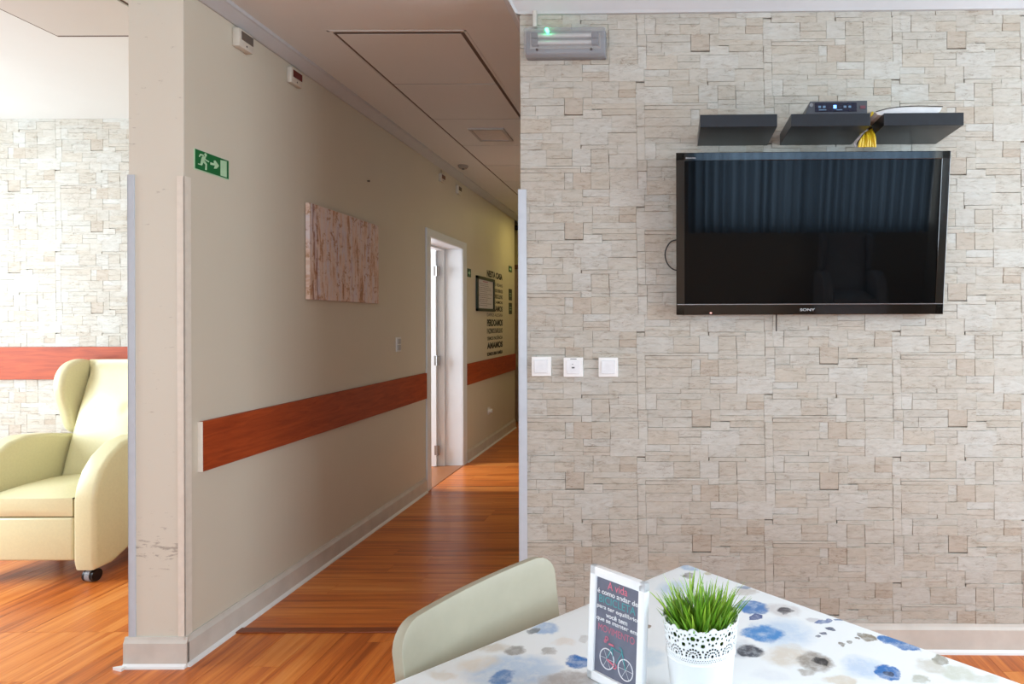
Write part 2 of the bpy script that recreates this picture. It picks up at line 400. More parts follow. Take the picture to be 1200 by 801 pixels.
def stone_wall(parent, x0, x1, z0, z1, u0, v0, vis, seam=None):
    """wall paper of stones; u0,v0: place (x, z) of one repeat's upper left corner, parent space"""
    P = 0.53; k = P/1048.0; PV = 0.5215; kv = PV/1048.0; cache = {}; allst = []
    ca, cb = int(math.floor((x0-u0)/P))-1, int(math.ceil((x1-u0)/P))+1
    for cc in range(ca, cb+1):
        off = (cc % 2)*0.5*PV
        ra, rb = int(math.floor((v0-z1)/PV))-2, int(math.ceil((v0-z0)/PV))+2
        for rr in range(ra, rb+1):
            for i, s in enumerate(S):
                a, b = u0+cc*P+(s[0]-105)*k, u0+cc*P+(s[2]-105)*k
                t, q = v0-rr*PV-off-(s[1]-95)*kv, v0-rr*PV-off-(s[3]-95)*kv
                A, B, T, Q = max(a, x0), min(b, x1), min(t, z1), max(q, z0)
                if B-A < 0.004 or T-Q < 0.004: continue
                full = (A == a and B == b and T == t and Q == q)
                allst.append((vis((A+B)/2, (T+Q)/2)*(B-A)*(T-Q), i, A, B, Q, T, full))
    allst.sort(key=lambda r: -r[0]); rv, rf, rc = [], [], []
    for n, (sc_, i, A, B, Q, T, full) in enumerate(allst):
        c = ((A+B)/2, 0, (Q+T)/2)
        if n < 298 and sc_ > 0:
            if full and i in cache: me = cache[i]
            else:
                V, Fc, col = stone_mesh(i, B-A, T-Q, seam); me = bpy.data.meshes.new('stone'); me.from_pydata(V, [], Fc)
                tint_attr(me, [col]*len(Fc))
                if full: cache[i] = me
            o = link('stone', me, m_stone, parent); o.location = c
        else:
            V, Fc, col = stone_mesh(i, B-A, T-Q, seam); b0 = len(rv)
            rv += [(v[0]+c[0], v[1], v[2]+c[2]) for v in V]; rf += [tuple(q_+b0 for q_ in f) for f in Fc]; rc += [col]*len(Fc)
    me = bpy.data.meshes.new('small_stones'); me.from_pydata(rv, [], rf); tint_attr(me, rc)
    tag(link('small_stones', me, m_stone, parent), kind='stuff')
ZBASE = 0.118
stone_wall(wall_back, XC-0.004, 3.1, ZBASE, 2.70, sx(904.5), sz(447.5),
           lambda x, z: 1 if (x < 1.53 and not (0.06 < x < 1.14 and 1.42 < z < 2.02) and not (-0.3 < x < 0.7 and z < 0.33)) else 0)
wlb = bpy.data.objects['wall_left_room_back']
# parent whose local space has y=0 at the wall face
stones_root = MB().box(-5.3, XP, 0.008, 0.013, 0, ZC2).build('wall_back_left_room', M('stone_joint_pale', (184, 174, 160), 0.9)); stones_root.location = (0, YB, 0); struct(stones_root)
KL = YB/F
stone_wall(stones_root, -5.2, XP, ZBASE, ZC2, (72-PX)*KL, H+(PY-188)*KL,
           lambda x, z: 1 if (-4.3 < x < -3.38 and (z > 1.23 or z < 1.01) and not (x > -3.85 and z < 1.2) and z > 0.7) else 0, True)
# baseboards
def baseboard(name, pts2, parent=None, hgt=0.118, th=0.016):
    """profile swept on straight run a->b; n = outward"""
    (ax, ay), (bx, by), (nx, ny) = pts2
    d = Vector((bx-ax, by-ay, 0)); L = d.length
    m = MB(); pr = [(0, 0), (th, 0), (th, hgt-0.022), (th-0.006, hgt-0.010), (th-0.009, hgt), (0, hgt)]
    m.prism(pr, 0, 0, L)
    o = m.build(name, m_base, parent)
    ex = d.normalized(); ey = Vector((nx, ny, 0)); ez = Vector((0, 0, 1))
    o.matrix_world = Matrix(((ex.x, ey.x, 0, ax), (ex.y, ey.y, 0, ay), (0, 0, 1, 0), (0, 0, 0, 1)))
    s_ = MB().prism([(th, 0), (th+0.012, 0), (th+0.010, 0.008), (th, 0.016)], 0, 0, L).build('bottom_bead', m_white, o)
    return struct(o)
baseboard('baseboard_left', ((XL, YP-0.016), (XL, 5.135), (1, 0)))
baseboard('baseboard_pillar', ((XP-0.016, YP-0.006), (XL+0.016, YP-0.006), (0, -1)))
baseboard('baseboard_left_far', ((XL, 6.215), (XL, 8.27), (1, 0)))
p0 = WALL @ Vector((XC, 0, 0)); p1 = WALL @ Vector((3.1, 0, 0)); nn = (WALL.to_3x3() @ Vector((0, -1, 0)))
baseboard('baseboard_back', ((p0.x, p0.y), (p1.x, p1.y), (nn.x, nn.y)))
baseboard('baseboard_left_room', ((-5.2, YB), (XP, YB), (0, -1)))
# loose white bead end at the pillar foot
struct(MB().prism([(XP-0.045, YP-0.036), (XP, YP-0.02), (XP, YP-0.05)], 2, 0, 0.012).build('trim_4', m_white))
# cornices
m = MB().prism([(0, 0), (0, -0.096), (-0.018, -0.096), (-0.022, -0.085), (-0.045, -0.046), (-0.06, -0.040), (-0.062, -0.03), (-0.075, -0.026), (-0.078, 0)], 0, XC-0.06, 3.1)
o = m.build('trim_5', m_corn)
for v in o.data.vertices:
    if v.co.x < 0: v.co.x = XC+v.co.y-0.0005
o.matrix_world = WALL @ Matrix.Translation((0, 0, ZC)); struct(o)
m = MB().prism([(XC, 0), (XC, -0.096), (XC-0.018, -0.096), (XC-0.045, -0.046), (XC-0.06, -0.040), (XC-0.062, -0.03), (XC-0.075, -0.026), (XC-0.078, 0)], 1, YW-0.07, 8.8)
o = m.build('trim_6', m_corn)
for v in o.data.vertices:
    if v.co.y < YW: v.co.y = YW-(XC-v.co.x)
o.location = (0, 0, ZC); struct(o)
m = MB().prism([(XL, 0), (XL, -0.046), (XL+0.012, -0.048), (XL+0.06, -0.016), (XL+0.068, -0.014), (XL+0.072, 0)], 1, YP, 8.8)
o = m.build('trim_7', m_corn); o.location = (0, 0, ZC); struct(o)
# corner guards
z = sz(221); o = MB().box(XC-0.012, XC+0.022, -0.0085, -0.0065, 0, z, 0.0008).box(XC-0.013, XC-0.010, -0.0085, 0.03, 0, z).build('trim_8', m_guard)
o.matrix_world = WALL; struct(o)
struct(MB().box(XP-0.003, XP+0.024, YP-0.010, YP-0.006, 0.118, 1.965, 0.001).box(XP-0.004, XP-0.001, YP-0.010, YP+0.03, 0.118, 1.965).build('trim_9', m_guard))
struct(MB().box(XL-0.026, XL+0.003, YP-0.010, YP-0.006, 0.118, 1.96, 0.001).box(XL, XL+0.003, YP-0.010, YP+0.028, 0.118, 1.96).build('trim_10', m_guardc))
# wooden wall rails
def rail(name, p, size, label, grp):
    o = MB().box(0, size[0], 0, size[1], 0, size[2], 0.003).build('board', m_rail); return o
def rail_thing(x0, x1, y0, y1, z0, z1, label, cap=None):
    t = thing('wall_rail', ((x0+x1)/2, (y0+y1)/2, z0), label, 'wall rail', 'wooden wall rails')
    o = MB().box(x0-t.location.x, x1-t.location.x, y0-t.location.y, y1-t.location.y, 0, z1-z0, 0.002).build('board', m_rail, t)
    if cap is not None:
        o = MB().box(x0-t.location.x, x1-t.location.x, cap-0.004-t.location.y, cap+0.0005-t.location.y, 0, z1-z0, 0.001).build('end_cap', m_guardc, t)
        tag(o, 'worn pale raw end of the rail')
    return t
RT, RB = 0.965, 0.758
rail_thing(XL, XL+0.020, 2.625, 5.13, RB, RT, 'long reddish wooden rail on corridor wall between pillar and door', 2.623)
rail_thing(XL, XL+0.020, 6.215, 8.26, RB, RT, 'short reddish wooden rail on corridor wall beyond the white door')
rail_thing(-5.2, XP-0.01, YB-0.026, YB-0.006, 1.015, 1.222, 'reddish wooden rail on stone wall behind the cream armchair')

# corridor ceiling hatch
PZ = ZC
X0, X1, Y0, PT = -1.547, -0.949, 3.037, 0.638
m = MB()
for a in ((X0-0.010, X0+0.004, Y0-0.010, Y0+6*PT+0.02), (X1-0.003, X1+0.014, Y0-0.010, Y0+6*PT+0.02), (X0, X1, Y0-0.014, Y0+0.002), (X0, X1, Y0+6*PT, Y0+6*PT+0.02)):
    m.box(a[0], a[1], a[2], a[3], PZ-0.002, PZ+0.005)
fr = m.build('panel_frame', m_dark, ceil)
m = MB().box(X0-0.03, X0-0.02, Y0-0.03, Y0+6*PT+0.03, PZ-0.002, PZ).box(X1+0.02, X1+0.03, Y0-0.03, Y0+6*PT+0.03, PZ-0.002, PZ).box(X0-0.03, X1+0.03, Y0-0.03, Y0-0.02, PZ-0.002, PZ).build('panel_frame_lip', m_ceil, ceil)
MB().box(X0, X1, Y0, Y0+6*PT, PZ-0.0008, PZ+0.001).build('panel_backing', m_dark, ceil)
for i in range(6):
    MB().box(X0+0.003, X1-0.003, Y0+i*PT+(0.010 if i else 0.003), Y0+(i+1)*PT, PZ-0.003, PZ-0.0006).build('ceiling_panel', m_ceil, ceil)
t = thing('ceiling_vent', (-1.24, 4.66, PZ-0.003), 'small square vent in the third corridor ceiling panel', 'vent')
MB().box(-0.125, 0.125, -0.15, -0.13, -0.012, 0).box(-0.125, 0.125, 0.13, 0.15, -0.012, 0).box(-0.125, -0.105, -0.13, 0.13, -0.012, 0).box(0.105, 0.125, -0.13, 0.13, -0.012, 0).build('frame', M('vent_grey', (172, 166, 162), 0.4), t)
MB().box(-0.105, 0.105, -0.13, 0.13, -0.006, -0.001).build('face', M('vent_face', (205, 198, 190), 0.5), t)
t = thing('ceiling_detector', (-1.74, 5.60, ZC), 'small round detector on corridor ceiling beside the hatch', 'detector')
MB().lathe([(0.0, -0.03), (0.03, -0.028), (0.042, -0.015), (0.045, 0)]).build('body', M('detector_grey', (150, 138, 126), 0.5), t, True)
MB().lathe([(0.0, -0.036), (0.012, -0.035), (0.013, -0.029)]).build('lens', m_black, t, True)
# left room ceiling panel
MB().box(-2.73, XP-0.06, 1.7, 2.88, ZC2-0.008, ZC2+0.002, 0.001).build('ceiling_panel', paint('left_panel_paint', (198, 194, 186)), bpy.data.objects['ceiling_left'])
MB().box(-2.748, XP-0.05, 1.69, 2.905, ZC2-0.002, ZC2+0.002).build('panel_gap', m_dark, bpy.data.objects['ceiling_left'])

# white door in the corridor wall
DY0, DY1, DZ = 5.245, 6.09, 2.072
m_door = M('door_white_paint', (224, 230, 236), 0.35, var=0.01, scale=8)
door = struct(MB().box(XP-0.01, XL+0.004, DY0-0.06, DY0, 0, DZ+0.02).box(XP-0.01, XL+0.004, DY1, DY1+0.05, 0, DZ+0.02).box(XP-0.01, XL+0.004, DY0, DY1, DZ, DZ+0.02)
              .box(XP-0.01, XP+0.06, DY1-0.018, DY1, 0, DZ).box(XP-0.01, XP+0.06, DY0, DY1-0.018, DZ-0.018, DZ).build('door_1', m_door))
m = MB()
for a in ((DY0-0.09, DY0-0.002, 0, DZ+0.002), (DY1+0.002, DY1+0.12, 0, DZ+0.002), (DY0-0.09, DY1+0.12, DZ+0.002, DZ+0.07)):
    m.box(XL, XL+0.014, a[0], a[1], a[2], a[3], 0.003)
m.build('casing', m_door, door)
lf = MB().box(-2.98, XP-0.006, DY1-0.055, DY1-0.012, 0.008, DZ-0.02, 0.002).build('leaf', m_door, door)
for hz in (1.86, 1.01, 0.16):
    MB().cyl((XP+0.004, DY1-0.06, hz-0.05), (XP+0.004, DY1-0.06, hz+0.05), 0.008, 10).box(XP-0.025, XP+0.025, DY1-0.058, DY1-0.052, hz-0.045, hz+0.045).build('hinge', M('hinge_steel', (150, 152, 155), 0.35, 0.8), door)
struct(MB().box(XP-0.03, XL+0.01, DY0, DY1, 0, 0.004).build('trim_11', M('threshold_light', (150, 96, 60), 0.4)))
# brown door at the corridor end
d2 = struct(MB().box(-2.35, -1.55, 8.76, 8.80, 0.005, 2.10, 0.003).build('door_2', M('grey_brown_door', (168, 146, 128), 0.5, var=0.08, scale=12)))
MB().box(-2.42, -2.35, 8.75, 8.80, 0, 2.16).box(-1.55, -1.48, 8.75, 8.80, 0, 2.16).box(-2.42, -1.48, 8.75, 8.80, 2.10, 2.16).build('casing', M('brown_casing', (120, 84, 64), 0.5), d2)
MB().cyl((-1.62, 8.75, 1.0), (-1.62, 8.70, 1.0), 0.01).cyl((-1.62, 8.70, 1.0), (-1.74, 8.70, 1.0), 0.009).build('handle', M('door_handle_steel', (170, 170, 172), 0.3, 0.9), d2)

# ------------------------------------------------------------------ things on the corridor wall
def on_left(px0, px1, pyt, pyb):
    """wall rectangle (y0, y1, z0, z1) seen at those pixels, measured at the near edge"""
    return wy(px0), wy(px1), wz(px0, pyb), wz(px0, pyt)
def LT(name, y, z, label, cat, group=None, out=0.0):
    t = thing(name, (0, 0, 0), label, cat, group); t.matrix_world = LEFTM @ Matrix.Translation((y, z, out)); return t
# emergency exit sign
m_green = M('sign_green', (6, 104, 52), 0.45); m_glow = M('sign_pale_green', (178, 214, 176), 0.5)
t = LT('exit_sign', 2.607, 1.37+(377-195.3)*2.607/746, 'green emergency exit sign with running figure and arrow on corridor wall', 'sign')
W, Hh = 0.201, 0.080
MB().box(-0.003, W+0.003, -0.004, Hh+0.001, 0, 0.0025).build('rim', m_glow, t)
MB().box(0, W, 0, Hh, 0.002, 0.0035).build('face', m_green, t)
def flat(pts, z0=0.0034, z1=0.0040): return MB().prism(pts, 2, z0, z1)
sx_, sy_ = W/610.0, Hh/330.0
def q(x, y):   # pixels of the enlarged sign, unskewed
    top = 125 + (x-120)/615*220; bot = 485 + (x-120)/615*180
    return ((x-120)*W/615, (bot-y)/(bot-top)*Hh)
m = MB()
for poly in ([(575,325),(695,350),(695,635),(575,600)], [(385,365),(450,385),(450,335),(480,335),(548,430),(500,480),(450,480),(470,425),(385,410)],
             [(225,300),(240,265),(290,260),(305,280),(275,350),(235,430),(165,410),(165,395),(210,400),(215,350)], [(250,360),(285,345),(325,400),(320,510),(290,505),(295,415)],
             [(180,265),(205,215),(270,235),(262,262),(215,245),(195,278)], [(285,290),(305,315),(365,350),(355,368),(290,335)]):
    m.prism([q(*p) for p in poly], 2, 0.0034, 0.0040)
hx, hy = q(300, 235); m.prism([(hx+0.0075*math.cos(a*R(36)), hy+0.0075*math.sin(a*R(36))) for a in range(10)], 2, 0.0034, 0.0040)
m.build('pictogram', m_glow, t)
# canvas picture
def canvas_mat():
    t = NT('canvas_print'); tc = t.n('ShaderNodeTexCoord'); mp = t.n('ShaderNodeMapping'); mp.inputs['Scale'].default_value = (18, 2.2, 1)
    t.l(tc.outputs['Object'], mp.inputs[0]); n = t.noise(mp.outputs[0], 1.0, 5, 0.65)
    col = t.ramp(n.outputs[0], [(0.30, lin((96, 58, 36))), (0.40, lin((190, 146, 116))), (0.47, lin((226, 200, 182))), (0.57, lin((216, 208, 216))), (0.66, lin((192, 134, 100))), (0.75, lin((222, 184, 156)))])
    mp2 = t.n('ShaderNodeMapping'); mp2.inputs['Scale'].default_value = (26, 11, 1); t.l(tc.outputs['Object'], mp2.inputs[0])
    n2 = t.noise(mp2.outputs[0], 1.0, 6, 0.8); f = t.ramp(n2.outputs[0], [(0.50, (0, 0, 0, 1)), (0.60, (0.85, 0.85, 0.85, 1))])
    n3 = t.noise(tc.outputs['Object'], 21, 4, 0.8); f3 = t.ramp(n3.outputs[0], [(0.55, (0, 0, 0, 1)), (0.62, (0.8, 0.8, 0.8, 1))])
    c = t.mix(f, col, lin((226, 212, 204))); c = t.mix(f3, c, lin((176, 128, 88)))
    sep = t.n('ShaderNodeSeparateXYZ'); t.l(tc.outputs['Object'], sep.inputs[0])
    a = t.math('LESS_THAN', t.math('ABSOLUTE', t.math('SUBTRACT', sep.outputs[0], 0.055)), 0.028)
    n4 = t.noise(mp.outputs[0], 2.6, 3); b = t.math('GREATER_THAN', n4.outputs[0], 0.5)
    c = t.mix(t.math('MULTIPLY', t.math('MULTIPLY', a, b), 0.65), c, lin((130, 62, 36)))
    t.l(c, t.b.inputs['Base Color']); t.b.inputs['Roughness'].default_value = 0.8; return t.m
t = LT('canvas_picture', 3.41, 1.497, 'frameless canvas print of weathered wood and dried flowers on corridor wall', 'picture')
MB().box(0, 0.83, 0, 0.518, 0.004, 0.028, 0.002).build('stretched_canvas', canvas_mat(), t)
MB().box(0.01, 0.82, 0.01, 0.505, 0, 0.006).build('stretcher_frame', M('pine', (190, 160, 120), 0.7), t)
# wall sensors and alarm lights
m_sens = M('sensor_offwhite', (206, 198, 184), 0.5); m_red = M('dark_red_lens', (96, 10, 14), 0.25); m_smoke = M('smoked_lens', (98, 88, 80), 0.25)
def sensor(name, y0, y1, z0, z1, out, lensmat, label, cat, wire=False, face=True):
    t = LT(name, (y0+y1)/2, z0, label, cat, 'small alarm units high on the corridor wall')
    w2, h = (y1-y0)/2, z1-z0
    MB().box(-w2, w2, 0, h, 0, out, 0.006).build('housing', m_sens, t, True)
    MB().box(-w2*0.72, w2*0.9, h*0.42, h*0.88, out-0.002, out+0.002, 0.001).build('lens', lensmat, t)
    MB().cyl((0, h*0.2, out-0.001), (0, h*0.2, out+0.0015), 0.004, 10).build('screw', m_fixing, t)
    if wire: MB().tube([(0, h, 0.006), (0.002, h+0.04, 0.004)], 0.0015, 6).build('wire', m_fixing, t)
    return t
sensor('wall_sensor', 2.835, 2.935, 2.605, 2.688, 0.035, m_smoke, 'off-white box with smoked lens high on wall, nearest the pillar', 'sensor')
sensor('alarm_light', 3.25, 3.35, 2.60, 2.68, 0.026, m_red, 'off-white alarm unit with dark red lens above the canvas picture', 'alarm light')
sensor('alarm_light', 5.47, 5.57, 2.585, 2.655, 0.024, m_red, 'small alarm unit with dark red lens and wire above white door', 'alarm light', True)
sensor('wall_sensor', 5.92, 6.02, 2.57, 2.65, 0.026, m_smoke, 'small sensor with smoked lens above white door, far side', 'sensor')
t = thing('wall_sensor', (-1.985, 8.795, 2.64), 'tiny dark sensor high on the far corridor end wall', 'sensor')
MB().box(-0.03, 0.03, -0.03, 0.0, 0, 0.06, 0.005).build('housing', m_black, t)
MB().cyl((0, -0.03, 0.03), (0, -0.034, 0.03), 0.012).build('lens', m_smoke, t)
t = LT('wall_nail', wy(431), wz(431, 211), 'tiny dark nail in the bare corridor wall above the picture', 'nail')
MB().cyl((0, 0, 0), (0, 0, 0.012), 0.0035, 8).cyl((0, 0, 0.012), (0, 0, 0.014), 0.007, 8).build('shaft', m_fixing, t)
# switch and socket on the corridor wall
t = LT('light_switch', 4.615, 1.16, 'white double switch plate on corridor wall left of the door', 'switch')
MB().box(-0.04, 0.04, 0, 0.105, 0, 0.008, 0.002).build('plate', m_plast, t)
for z0 in (0.012, 0.056): MB().box(-0.026, 0.026, z0, z0+0.037, 0.006, 0.013, 0.002).build('rocker', M('rocker_grey', (188, 188, 190), 0.35), t)
t = LT('wall_socket', 7.03, 0.355, 'white round-plug socket low on corridor wall beyond the door', 'socket')
MB().box(-0.04, 0.04, 0, 0.08, 0, 0.008, 0.003).build('plate', m_plast, t)
MB().cyl((0, 0.04, 0.008), (0, 0.04, 0.04), 0.022).build('plug', m_plast, t)
# framed notice
y0, y1 = 6.55, 7.24
t = LT('framed_notice', y0, 1.49, 'dark framed printed notice hanging over the wall lettering', 'notice')
m_fr = M('notice_frame_green_black', (24, 44, 40), 0.4)
MB().box(0, 0.69, 0, 0.03, 0, 0.02, 0.002).box(0, 0.69, 0.335, 0.365, 0, 0.02, 0.002).box(0, 0.05, 0, 0.365, 0, 0.02, 0.002).box(0.65, 0.69, 0, 0.365, 0, 0.02, 0.002).build('frame', m_fr, t)
MB().box(0.04, 0.66, 0.02, 0.345, 0.002, 0.008).build('paper', M('paper', (206, 200, 208), 0.7, var=0.01), t)
m_gt = M('grey_print', (128, 122, 132), 0.7)
m = MB(); rr = random.Random(5)
for k in range(12):
    yy = 0.29-k*0.021; a = 0.09+rr.random()*0.05; b = 0.60-rr.random()*0.2
    while a < b:
        c = a+rr.uniform(0.02, 0.06); m.box(a, min(c, b), yy, yy+0.006, 0.008, 0.0085); a = c+0.012
m.build('printed_lines', m_gt, t)
MB().box(0.24, 0.44, 0.312, 0.321, 0.008, 0.0085).build('printed_heading', M('pink_print', (176, 110, 130), 0.7), t)
# lettering on the wall
t = LT('wall_lettering', 6.97, 0.97, 'tall block of dark family-motto lettering on corridor wall by notice', 'lettering')
kk = 7.07/746
for body, ya, yb, bold in (('NESTA CASA', 315.8, 324.2, 0.05), ('SOMOS REAIS', 329, 333, 0), ('COMETEMOS ERROS', 336, 340.5, 0.02), ('PEDIMOS DESCULPAS', 342.5, 348, 0.02), ('ABRAÇAMOS', 350.5, 355, 0.02),
                           ('BRINCAMOS', 356.5, 364, 0.03), ('DAMOS ALEGRIA', 366, 370, 0), ('PERDOAMOS', 373, 381.8, 0.05), ('FAZEMOS BARULHO', 383.8, 390.2, 0.02), ('TEMOS PACIÊNCIA', 392.5, 398, 0.02),
                           ('AMAMOS', 400.2, 408.3, 0.05), ('SOMOS UMA FAMÍLIA', 410.8, 416.3, 0.045)):
    za, zb = 1.37-(yb-377)*kk-0.97, 1.37-(ya-377)*kk-0.97
    text('word_line', body, 0.345, (za+zb)/2, 0.68, (zb-za)*0.93, m_print, t, bold, 0.0006)
# small green signs and plaques
t = LT('door_sign', 6.27, 1.37+(377-323.5)*6.3/746, 'small dark green sign beside white door, left of the notice', 'sign')
MB().box(0, 0.11, 0, 0.082, 0, 0.004).build('plate', M('deep_green', (10, 74, 56), 0.5), t)
MB().prism([(0.02, 0.03), (0.06, 0.03), (0.06, 0.015), (0.09, 0.04), (0.06, 0.066), (0.06, 0.05), (0.02, 0.05)], 2, 0.004, 0.0046).build('arrow', m_glow, t)
t = LT('exit_sign', 7.97, 1.37+(377-318.5)*8.09/746, 'small green exit sign far down the corridor by brown door', 'sign')
MB().box(0, 0.16, 0, 0.075, 0, 0.004).build('plate', M('deep_green', (10, 74, 56), 0.5), t)
MB().prism([(0.03, 0.028), (0.09, 0.028), (0.09, 0.012), (0.13, 0.037), (0.09, 0.062), (0.09, 0.046), (0.03, 0.046)], 2, 0.004, 0.0046).build('arrow', m_glow, t)
for (ya, yb, lb) in ((338.5, 351.5, 'upper dark lettered plaque on wall beside the brown end door'), (354.5, 367.5, 'lower dark lettered plaque on wall beside the brown end door')):
    t = LT('wall_plaque', 7.97, 1.37-(yb-377)*8.15/746, lb, 'plaque', 'dark plaques far down the corridor')
    MB().box(0, 0.16, 0, (yb-ya)*8.15/746, 0, 0.004).build('plate', M('plaque_dark_green', (40, 52, 30), 0.5), t)
    MB().box(0.03, 0.13, 0.05, 0.058, 0.004, 0.0045).box(0.03, 0.13, 0.08, 0.088, 0.004, 0.0045).build('lines', m_glow, t)

# ------------------------------------------------------------------ things on the stone wall (local: x along, y=0 face, -y out)
def WT(name, x, z, label, cat, group=None):
    t = thing(name, (0, 0, 0), label, cat, group); t.matrix_world = WALL @ Matrix.Translation((x, -0.008, z)); return t
for px, py, lb, kind in ((634.5, 429, 'leftmost of three white wall switches on the stone wall, plain rocker', 0),
                         (672, 430, 'middle white wall plate of the three, with small printed marks', 1),
                         (713, 430, 'rightmost of three white wall switches on the stone wall, plain rocker', 0)):
    t = WT('light_switch', sx(px), sz(py+11), lb, 'switch', 'white switches on the stone wall')
    MB().box(-0.0405, 0.0405, -0.009, 0.004, 0, 0.081, 0.002).build('plate', m_plast, t)
    MB().box(-0.028, 0.028, -0.014 if not kind else -0.012, -0.008, 0.013, 0.069, 0.002).build('rocker', M('rocker_white', (224, 226, 228), 0.3), t)
    if kind:
        MB().box(-0.012, 0.014, -0.0095, -0.0089, 0.0735, 0.0765).box(-0.004, 0.0, -0.0126, -0.0119, 0.052, 0.055).box(-0.006, 0.006, -0.0126, -0.0119, 0.036, 0.042).build('marks', M('print_grey', (90, 90, 92), 0.6), t)
t = WT('wall_socket', 1.53, sz(690), 'white wall socket low on the stone wall at right edge', 'socket')
MB().box(-0.026, 0.06, -0.009, 0.004, 0, 0.092, 0.002).build('plate', m_plast, t)
MB().cyl((0.018, -0.010, 0.046), (0.018, -0.004, 0.046), 0.022).build('insert', M('rocker_white', (224, 226, 228), 0.3), t)
# emergency lamp
t = WT('emergency_light', sx(664.5)+0.002, sz(67)-0.012, 'grey bulkhead emergency light with green indicator under the cornice', 'lamp')
x2, hh = 0.166, 0.112
MB().box(-x2, x2, -0.028, 0.004, 0, hh, 0.006).build('housing', M('lamp_grey', (128, 130, 134), 0.5), t, True)
MB().box(-x2+0.02, x2-0.02, -0.034, -0.027, 0.035, hh-0.012).build('reflector', M('lamp_reflector', (170, 168, 162), 0.35), t)
MB().cyl((-x2+0.055, -0.045, 0.055), (x2-0.055, -0.045, 0.055), 0.008).build('tube', M('lamp_tube', (222, 222, 220), 0.3), t, True)
MB().cyl((-x2+0.055, -0.045, 0.083), (x2-0.055, -0.045, 0.083), 0.008).build('tube', M('lamp_tube', (222, 222, 220), 0.3), t, True)
for s_ in (-1, 1):
    for zz in (0.055, 0.083):
        MB().box(s_*(x2-0.042)-0.014, s_*(x2-0.042)+0.014, -0.055, -0.03, zz-0.011, zz+0.011, 0.002).build('tube_holder', M('holder_grey', (112, 112, 116), 0.5), t)
    MB().cyl((s_*(x2-0.055), -0.066, 0.018), (s_*(x2-0.055), -0.062, 0.018), 0.005, 10).build('screw', m_fixing, t)
gl = NT('clear_diffuser'); gl.b.inputs['Base Color'].default_value = (0.42, 0.44, 0.47, 1); gl.b.inputs['Transmission Weight'].default_value = 0.0
gl.b.inputs['Alpha'].default_value = 0.38; gl.b.inputs['Roughness'].default_value = 0.12
nz = gl.noise(gl.n('ShaderNodeTexCoord').outputs['Object'], 80, 2); gl.bump(nz.outputs[0], 0.1, 0.002)
MB().box(-x2-0.002, x2+0.002, -0.064, -0.012, 0.0, hh+0.001, 0.010, 3).build('diffuser', gl.m, t, True)
led = NT('green_indicator'); led.b.inputs['Base Color'].default_value = (0.0, 0.5, 0.15, 1); led.b.inputs['Emission Color'].default_value = (0.05, 1.0, 0.35, 1); led.b.inputs['Emission Strength'].default_value = 9
MB().cyl((-0.070, -0.070, 0.098), (-0.070, -0.050, 0.098), 0.0065, 12).build('indicator', led.m, t)
t = WT('cable_conduit', sx(628.5), sz(33), 'short grey conduit running from emergency light up to cornice', 'conduit')
MB().box(-0.009, 0.009, -0.018, 0.004, 0, 0.068, 0.002).build('channel', M('conduit_grey', (176, 172, 166), 0.5), t)
MB().box(-0.007, 0.007, -0.020, -0.016, 0.002, 0.068, 0.001).build('cover', M('conduit_light', (206, 202, 196), 0.5), t)
# shelves
for xa, xb, lb in ((0.153, 0.443, 'empty black floating shelf, left of three above the television'), (0.495, 0.791, 'black floating shelf carrying the dark set-top box, middle of three'),
                   (0.842, 1.139, 'black floating shelf carrying the white router, right of three')):
    t = WT('wall_shelf', (xa+xb)/2, 2.103, lb, 'shelf', 'black floating shelves')
    MB().box(-(xb-xa)/2, (xb-xa)/2, -0.252, 0.006, 0, 0.047, 0.0012).build('board', m_shelf, t)
    MB().box(-(xb-xa)/2+0.03, (xb-xa)/2-0.03, 0.0, 0.007, 0.008, 0.038).build('bracket', M('bracket_steel', (120, 120, 122), 0.4, 0.8), t)
# set-top box
t = WT('set_top_box', 0.66, 2.150, 'dark grey set-top box with lit blue display on middle shelf', 'set-top box')
m_box = M('box_grey', (66, 72, 80), 0.4)
MB().prism([(-0.11, 0), (0.125, 0), (0.125, 0.054), (-0.09, 0.052)], 1, -0.235, -0.06, 0.002).build('casing', m_box, t)
MB().box(-0.072, 0.085, -0.2375, -0.2345, 0.012, 0.046, 0.001).build('display', M('display_dark', (14, 24, 48), 0.15), t)
em = NT('blue_display_light'); em.b.inputs['Emission Color'].default_value = (0.12, 0.35, 1.0, 1); em.b.inputs['Emission Strength'].default_value = 2.5; em.b.inputs['Base Color'].default_value = (0.05, 0.1, 0.4, 1)
m_dg = M('display_grey', (96, 128, 156), 0.4)
for a in (-0.055, -0.038, 0.040, 0.058): MB().box(a-0.005, a+0.005, -0.239, -0.2374, 0.026, 0.034).build('display_symbol', m_dg, t)
for a in ((-0.058, -0.030), (0.008, 0.030)): MB().box(a[0], a[1], -0.239, -0.2374, 0.017, 0.020).build('display_symbol', m_dg, t)
MB().box(-0.003, 0.008, -0.2395, -0.2374, 0.024, 0.036).build('display_glow', em.m, t)
MB().cyl((-0.086, -0.238, 0.038), (-0.086, -0.234, 0.038), 0.007).build('button', M('button_grey', (120, 126, 132), 0.4), t)
MB().box(0.098, 0.117, -0.2375, -0.2345, 0.022, 0.034).build('badge', M('badge_maroon', (104, 60, 72), 0.4), t)
